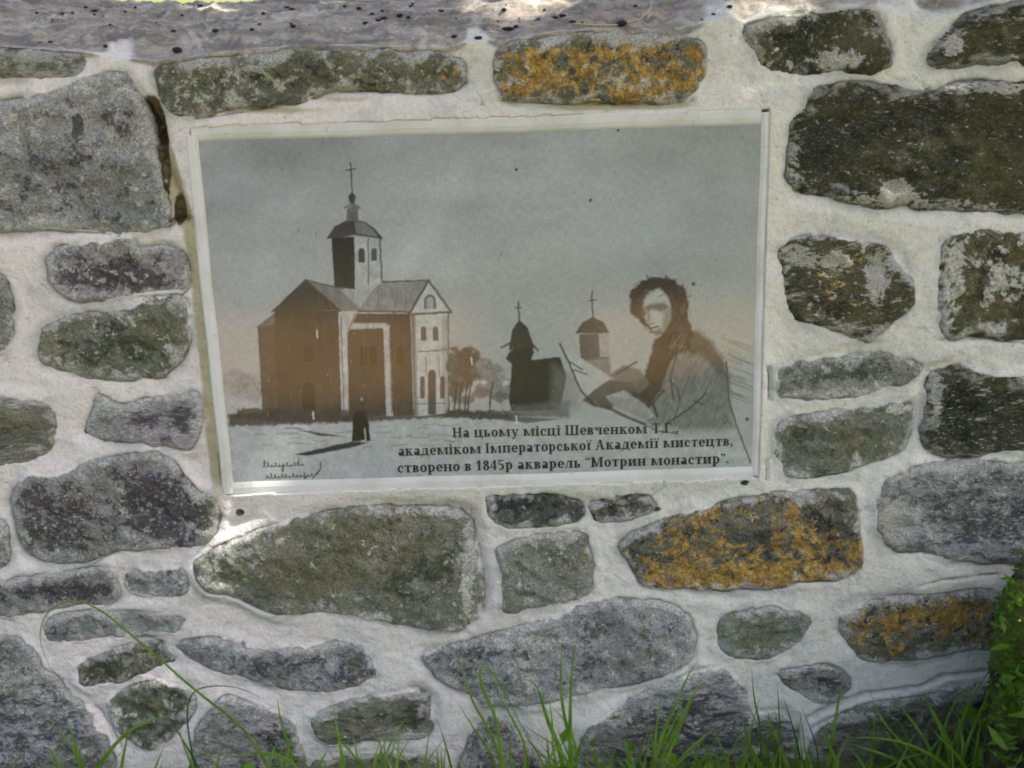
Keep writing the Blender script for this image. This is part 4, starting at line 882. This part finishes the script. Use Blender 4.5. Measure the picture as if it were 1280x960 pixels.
def path_blade(pts, w, wall_w, n=22, flat=True):
    """a blade traced along a curve standing wall_w metres before the wall"""
    q = np.array([at(x, y, wall_w) for x, y in pts]); t0 = np.concatenate([[0], np.cumsum(np.linalg.norm(np.diff(q, axis=0), axis=1))]); t0 /= t0[-1]
    # catmull-rom like smoothing by repeated corner cutting
    for _ in range(3):
        a = q[:-1] * .75 + q[1:] * .25; b = q[:-1] * .25 + q[1:] * .75
        q = np.vstack([q[:1], np.stack([a, b], 1).reshape(-1, 2), q[-1:]])
    t0 = np.concatenate([[0], np.cumsum(np.linalg.norm(np.diff(q, axis=0), axis=1))]); t0 /= t0[-1]
    tt_ = np.linspace(0, 1, n + 1); q = np.stack([np.interp(tt_, t0, q[:, 0]), np.interp(tt_, t0, q[:, 1])], 1)
    vs, fs = [], []
    for i in range(n + 1):
        a = q[max(i - 1, 0)]; b = q[min(i + 1, n)]; tg = (b - a) / (np.linalg.norm(b - a) + 1e-9); nr = np.array([-tg[1], tg[0]])
        t = i / n; ww = w * .5 * (1 - t ** 2.2) * (.55 + .45 * min(1, t * 5)) + .0002
        z = wall_w + .012 * math.sin(t * 2.6)
        for s in (-1, 0, 1):
            p = q[i] + nr * ww * s; vs.append(tuple(world(p[0], p[1], z - abs(s) * ww * .4)))
    for i in range(n):
        for s in range(2): o = 3 * i + s; fs.append((o, o + 1, o + 4, o + 3))
    return vs, fs
rs = random.Random(3)
def grass_thing(name, label, blades, mat=M_GRASS, cat='grass', extra=None, group=None):
    V_, F_ = join(blades); c = np.array(V_); ctr = Vector((c[:, 0].mean(), c[:, 1].mean(), 0))
    me = mesh_from(name, [tuple(Vector(v) - ctr) for v in V_], F_); o = obj(name, me, mat); o.location = ctr
    return tag(o, label, cat, group)
grass_thing('grass_stalk', 'long thin green grass blade arching over the lower left stones', [path_blade([(345,985),(318,915),(240,852),(205,818),(160,780),(130,755),(95,742),(62,758),(52,790),(58,812),(66,832)], .0030, .07, 40)])
grass_thing('grass_stalk', 'thin dark curved grass stalk left of the lower middle, bowing to the right', [path_blade([(250,985),(236,900),(240,860),(262,850),(300,852),(335,872)], .0018, .05, 30), path_blade([(262,985),(240,930),(215,890),(195,862)], .002, .05, 20)], M_GRASSD)
def tuft(label, list_, mat=M_GRASS): return grass_thing('grass_tuft', label, [path_blade(p, w, ww) for p, w, ww in list_], mat)
tuft('tall grass tuft with knobbly stems before the pale mortar gap, lower middle', [
 ([(640,985),(612,905),(590,870),(575,820),(564,800)], .0035, .06), ([(630,985),(622,890),(600,850),(600,822),(612,826),(636,868),(650,900)], .004, .07), ([(650,985),(660,930),(640,890),(612,845)], .003, .06),
 ([(622,985),(618,940),(590,900),(573,875)], .003, .05), ([(645,985),(636,930),(640,905)], .003, .05), ([(690,985),(672,930),(648,905)], .0025, .07)])
tuft('bright grass tuft of straight blades in the middle of the wall foot', [
 ([(712,985),(716,930),(702,880),(700,835),(702,800)], .0045, .06), ([(714,985),(712,925),(712,870),(714,825),(722,790)], .0045, .07), ([(708,985),(700,930),(682,890),(672,850),(655,845)], .006, .06),
 ([(706,985),(690,935),(690,890),(685,865)], .003, .07), ([(720,985),(705,930),(660,905),(648,898)], .003, .07), ([(700,985),(680,940),(712,915),(720,908)], .003, .08),([(716,985),(722,940),(712,900),(690,880)],.0035,.05)])
tuft('bushy grass tuft with crossing blades right of the middle tuft', [
 ([(812,985),(822,920),(845,868),(860,835),(873,820)], .005, .07), ([(815,985),(830,930),(850,890),(870,850),(878,842)], .004, .06), ([(818,985),(816,920),(824,870),(826,852)], .003, .07), ([(820,985),(836,930),(866,860),(880,847)], .003, .08),
 ([(808,985),(815,940),(840,900),(855,862)], .004, .06), ([(825,985),(850,935),(890,905),(905,895)], .003, .07), ([(822,985),(840,950),(880,918)], .003, .06), ([(800,985),(790,945),(782,930)], .004, .08)])
tuft('thin separate grass stems before the lower stone with the dark crack line', [
 ([(952,985),(948,900),(940,870),(938,835)], .0028, .05), ([(1000,985),(1000,950),(985,890),(977,868)], .0025, .05), ([(970,985),(972,930),(970,852)], .0022, .05),([(1022,985),(1020,930),(1000,880)],.0018,.05)], M_GRASSD)
tuft('dense broad bladed grass tuft at the lower right before the cut stone', [
 ([(1190,985),(1185,930),(1165,890),(1150,862)], .008, .08), ([(1200,985),(1200,930),(1225,870),(1245,835)], .004, .09), ([(1180,985),(1185,930),(1205,870),(1240,825)], .004, .07), ([(1170,985),(1160,930),(1140,900),(1110,862)], .004, .08),
 ([(1195,985),(1180,950),(1140,925),(1100,915),(1060,918)], .004, .1), ([(1210,985),(1225,940),(1235,890),(1238,870)], .004, .08), ([(1190,985),(1200,940),(1195,890)], .005, .09), ([(1160,985),(1168,940),(1180,880),(1215,845)], .004, .07),
 ([(1175,985),(1150,945),(1100,900),(1085,860)], .003, .07), ([(1210,985),(1205,950),(1160,905)], .004, .1), ([(1215,985),(1212,940),(1222,900)], .005, .09),([(1150,985),(1120,940),(1060,925)],.004,.08)])
tuft('pale green grass tuft at the lower left corner', [
 ([(115,985),(105,940),(92,905),(86,895)], .004, .08), ([(112,985),(98,925),(72,905),(60,898)], .004, .06), ([(150,985),(158,940),(165,905)], .004, .08), ([(110,985),(140,930),(175,898),(215,890)], .005, .07), ([(80,985),(82,955),(80,940)], .004, .08), ([(270,985),(275,940),(288,915)], .003, .06),([(255,985),(242,945),(225,905)],.0035,.07)])
tuft('low grass tuft between the two lower left stones', [
 ([(372,985),(365,930),(352,890),(348,870)], .004, .06), ([(360,985),(355,945),(340,925)], .005, .07), ([(330,985),(338,950),(345,928)], .005, .08), ([(395,985),(400,950),(412,930)], .004, .08), ([(380,985),(370,945),(330,930),(275,945)], .004, .09),([(470,985),(440,930),(410,900),(380,890)],.003,.06),([(350,985),(360,940),(372,900)],.003,.07)])
# nobody could count the rest
bl = []
g2 = random.Random(12)
for i in range(8200):
    x = g2.uniform(-1.3, 1.3); near_ = g2.random()
    y = -.03 - near_ ** 1.4 * .75
    px_dens = .35 + .65 * vnoise(x * 5, y * 3, 3)
    if g2.random() > px_dens * 1.1: continue
    L = g2.uniform(.04, .11) * (.7 + .6 * vnoise(x * 7, 1, 9)) * (1.0 if y < -.12 else .95)
    if x > .35: L *= 1.1
    if vnoise(x * 9, 2, 17) < .42: continue
    if y < -.2: L *= .75
    yy = y - .06
    bl.append(blade((x, yy, 0), (g2.uniform(-.55, .55), g2.uniform(-.4, .4)), L, g2.uniform(.0022, .005), g2, 5, g2.uniform(.5, 2.4)))
V_, F_ = join(bl); DR = [blade((g2.uniform(-1.2, 1.2), g2.uniform(-.5, -.1), 0), (g2.uniform(-.9, .9), g2.uniform(-.6, .6)), g2.uniform(.04, .1), .003, g2, 5, 1.5) for _ in range(420)]
Vd, Fd = join(DR); tag(obj('dry_grass', mesh_from('dry_grass', Vd, Fd), M_DRY), 'dry straw coloured blades among the grass at the wall foot', 'grass', kind='stuff')
tag(obj('grass', mesh_from('grass', V_, F_), M_GRASS), 'short green grass growing along the foot of the wall', 'grass', kind='stuff')
bl = []
for i in range(9000):
    x = g2.uniform(-7, 7); y = g2.uniform(.45, 7) if i % 3 else g2.uniform(-2.5, -.8)
    if .95 < y < 3.2 and g2.random() < .93: continue
    bl.append(blade((x, y, 0), (g2.uniform(-.5, .5), g2.uniform(-.5, .5)), g2.uniform(.06, .16), g2.uniform(.004, .009), g2, 3, 1.2))
V_, F_ = join(bl); tag(obj('meadow_grass', mesh_from('meadow_grass', V_, F_), M_GRASS), 'sunlit meadow grass beyond the wall and in the clearing', 'grass', kind='stuff')
# dark broad leaves under the tufts
def weed(label, px, n, spread, hgt, seed, size=.022):
    r_ = np.random.RandomState(seed); u_, v_ = at(px, 985, .07); c = world(u_, v_, .07)
    cent = np.stack([c.x + r_.normal(size=n) * spread, c.y + r_.normal(size=n) * .025 - .01, np.abs(r_.normal(size=n)) * hgt + .012], 1)
    p, f = leaves(cent, size, r_, .8); root = empty('weed', Matrix.Translation((c.x, c.y, 0))); tag(root, label, 'weed', 'low broad leaved weeds at the wall foot')
    obj('leaves', quad_mesh('leaves', p - np.array((c.x, c.y, 0)), f), M_WEED, root)
    st = [tube([(q[0] * .3, q[1] * .3, 0), (q[0], q[1], q[2])], [.0012, .0008], 4) for q in (cent[:14] - np.array((c.x, c.y, 0)))]
    V_, F_ = join(st); obj('stems', mesh_from('stems', V_, F_), M_WEED, root)
weed('dark broad leaved weed under the crossing grass blades', 800, 60, .045, .035, 3)
weed('low leafy weed beside the lower left stones', 345, 40, .05, .02, 4)
weed('leafy weed against the mossy stump at the right', 1262, 70, .03, .05, 5, .026)

# ------------------------------------------------------------------ mossy stump at the right, in front of the wall
def stump():
    u0, v0 = at(1266, 850, .13); c = world(u0, v0, .13); rad = .16; cx, cy = c.x + rad, c.y - .02
    u1, v1 = at(1256, 712, .13); H_ = world(u1, v1, .13).z - .022
    root = empty('mossy_stump', Matrix.Translation((cx, cy, 0))); tag(root, 'dark mossy tree stump overgrown with green leaves at the right edge', 'stump')
    ns, nh = 90, 46; vs, fs = [], []
    for j in range(nh + 1):
        t = j / nh
        for i in range(ns):
            g = 2 * math.pi * i / ns
            lob = .012 * math.sin(5 * g + 1) + .008 * math.sin(11 * g + t * 2)
            r_ = rad * (1 + .05 * (1 - t) ** 2) + lob + float(fbm(np.array(g * 3.0), np.array(t * 3.0), 1.6, 4, 5)) * .010
            r_ *= 1 if t < .93 else math.sqrt(max(0, 1 - ((t - .93) / .07) ** 2 * .25))
            vs.append((r_ * math.cos(g), r_ * math.sin(g), H_ * t))
    for j in range(nh):
        for i in range(ns): k2 = (i + 1) % ns; fs.append((j * ns + i, j * ns + k2, (j + 1) * ns + k2, (j + 1) * ns + i))
    cidx = len(vs); vs.append((0, 0, H_ * .985))
    for i in range(ns): fs.append((nh * ns + i, nh * ns + (i + 1) % ns, cidx))
    k = N('mossy_bark'); v = k.coords(False); n = k.noise(18, 6, .65, v, .8); n2 = k.noise(90, 5, .6, v)
    c_ = k.mix(k.ramp(n2, .4, .6), (.012, .010, .007), (.04, .03, .018)); c_ = k.mix(k.ramp(n, .40, .52), c_, (.085, .115, .014)); c_ = k.mix(k.math('MULTIPLY', k.ramp(n2, .6, .68), .8), c_, (.22, .24, .03))
    obj('bark', mesh_from('bark', vs, fs), k.out(c_, .95, k.bump(k.math('ADD', n, n2), .015, 1)), root)
    r_ = np.random.RandomState(9); n_ = 4200; g = r_.uniform(math.pi * .7, math.pi * 1.7, n_); hh = H_ * r_.uniform(0, 1.0, n_) ** .75
    den = np.array([vnoise(a * 4, b * 18, 3) for a, b in zip(g, hh)]) > .42
    g, hh = g[den], hh[den]; rr_ = rad * 1.03 + r_.uniform(-.004, .012, len(g))
    p, f = leaves(np.stack([rr_ * np.cos(g), rr_ * np.sin(g), hh], 1), .012, r_, .35); obj('moss', quad_mesh('moss', p, f), M_WEED, root)
    n_ = 200; g = r_.uniform(math.pi * 1.0, math.pi * 1.6, n_); hh = H_ * r_.uniform(0, .93, n_); rr_ = rad * 1.08 + r_.uniform(.0, .02, n_)
    p, f = leaves(np.stack([rr_ * np.cos(g), rr_ * np.sin(g), hh], 1), .034, r_, .3); obj('leaves', quad_mesh('leaves', p, f), M_GRASS, root)
    n_ = 36; g = r_.uniform(math.pi * .85, math.pi * 1.5, n_); hh = H_ * (1 - r_.uniform(0, .10, n_)); rr_ = rad * 1.05
    kk = N('yellow_moss_tip'); p, f = leaves(np.stack([rr_ * np.cos(g), rr_ * np.sin(g), hh], 1), .004, r_, .7); obj('moss_tips', quad_mesh('moss_tips', p, f), kk.out((.40, .36, .05), .7), root)['kind'] = 'stuff'
stump()

# ------------------------------------------------------------------ small litter on the wall top
k = N('dried_berry'); n = k.noise(300, 4, .6, k.coords()); M_BERRY = k.out(k.mix(n, (.012, .006, .010), (.04, .015, .022)), .6, k.bump(n, .002, 1))
def berry_mesh(seed):
    import bmesh
    bm = bmesh.new(); bmesh.ops.create_icosphere(bm, subdivisions=3, radius=1)
    for v in bm.verts:
        c = v.co; f = 1 + .25 * float(fbm(np.array(c.x + c.z), np.array(c.y - c.z), 1.7, 3, seed)); v.co = Vector((c.x * 1.25, c.y, c.z * .75)) * f
    me = bpy.data.meshes.new('dried_berry'); bm.to_mesh(me); bm.free(); me.polygons.foreach_set('use_smooth', [True] * len(me.polygons)); return me
BM = [berry_mesh(i) for i in range(4)]
BER = [(63,53,4),(50,54,3),(132,59,5),(217,40,4),(269,40,6),(222,66,9),(315,38,5),(366,34,5),(365,13,6),(431,9,4),(449,12,5),(465,18,4),(478,15,4),(457,30,4),(480,24,4),(500,21,6),(516,6,4),(568,47,7),(598,49,6),(630,14,6),(635,38,6),(645,35,6),(673,25,4),(694,23,6),(703,21,5),(716,29,5),(912,10,5),(118,19,3),(78,18,4)] + [(RNG.uniform(20, 900), RNG.uniform(6, 34), RNG.uniform(1.5, 4.5)) for _ in range(34)]
first = None
for i, (x, y, s) in enumerate(BER):
    p, nr = drop(x, y)
    if p is None: continue
    o = obj('dried_berry', BM[i % 4], M_BERRY); sc = s * rs.uniform(.00036, .00058)
    o.scale = (sc * rs.uniform(.8, 1.5), sc, sc * rs.uniform(.6, 1)); o.location = p + Vector((0, 0, sc * .55)); o.rotation_euler = (0, 0, rs.uniform(0, 6))
    tag(o, 'larger brown withered berry above the dark gap left of the plaque' if s > 8 else 'tiny blackish dried berry lying on the grey top of the wall', 'berry', None if s > 8 else 'dried berries scattered on the wall top')
p, nr = drop(777, 33)
if p is not None:
    k = N('amber_berry'); o = obj('amber_berry', BM[1], k.out((.55, .13, .015), .3)); o.scale = (.0042,) * 3; o.location = p + Vector((0, 0, .003)); tag(o, 'shiny amber berry on the wall top above the orange stone', 'berry')
    pts = []
    for (x, y) in ((715, 33), (745, 36), (770, 37), (800, 30), (813, 22), (815, 12), (812, 6)):
        q, _ = drop(x, min(y, 34)); 
        if q is not None: pts.append(q + Vector((0, 0, .002 + max(0, 34 - y) * .0006)))
    if len(pts) > 3:
        k = N('dry_straw'); vs, fs = tube(pts, [.0009] * len(pts), 5); tag(obj('dry_straw', mesh_from('dry_straw', vs, fs), k.out((.45, .36, .18), .6)), 'thin dry curled straw lying beside the amber berry', 'straw')
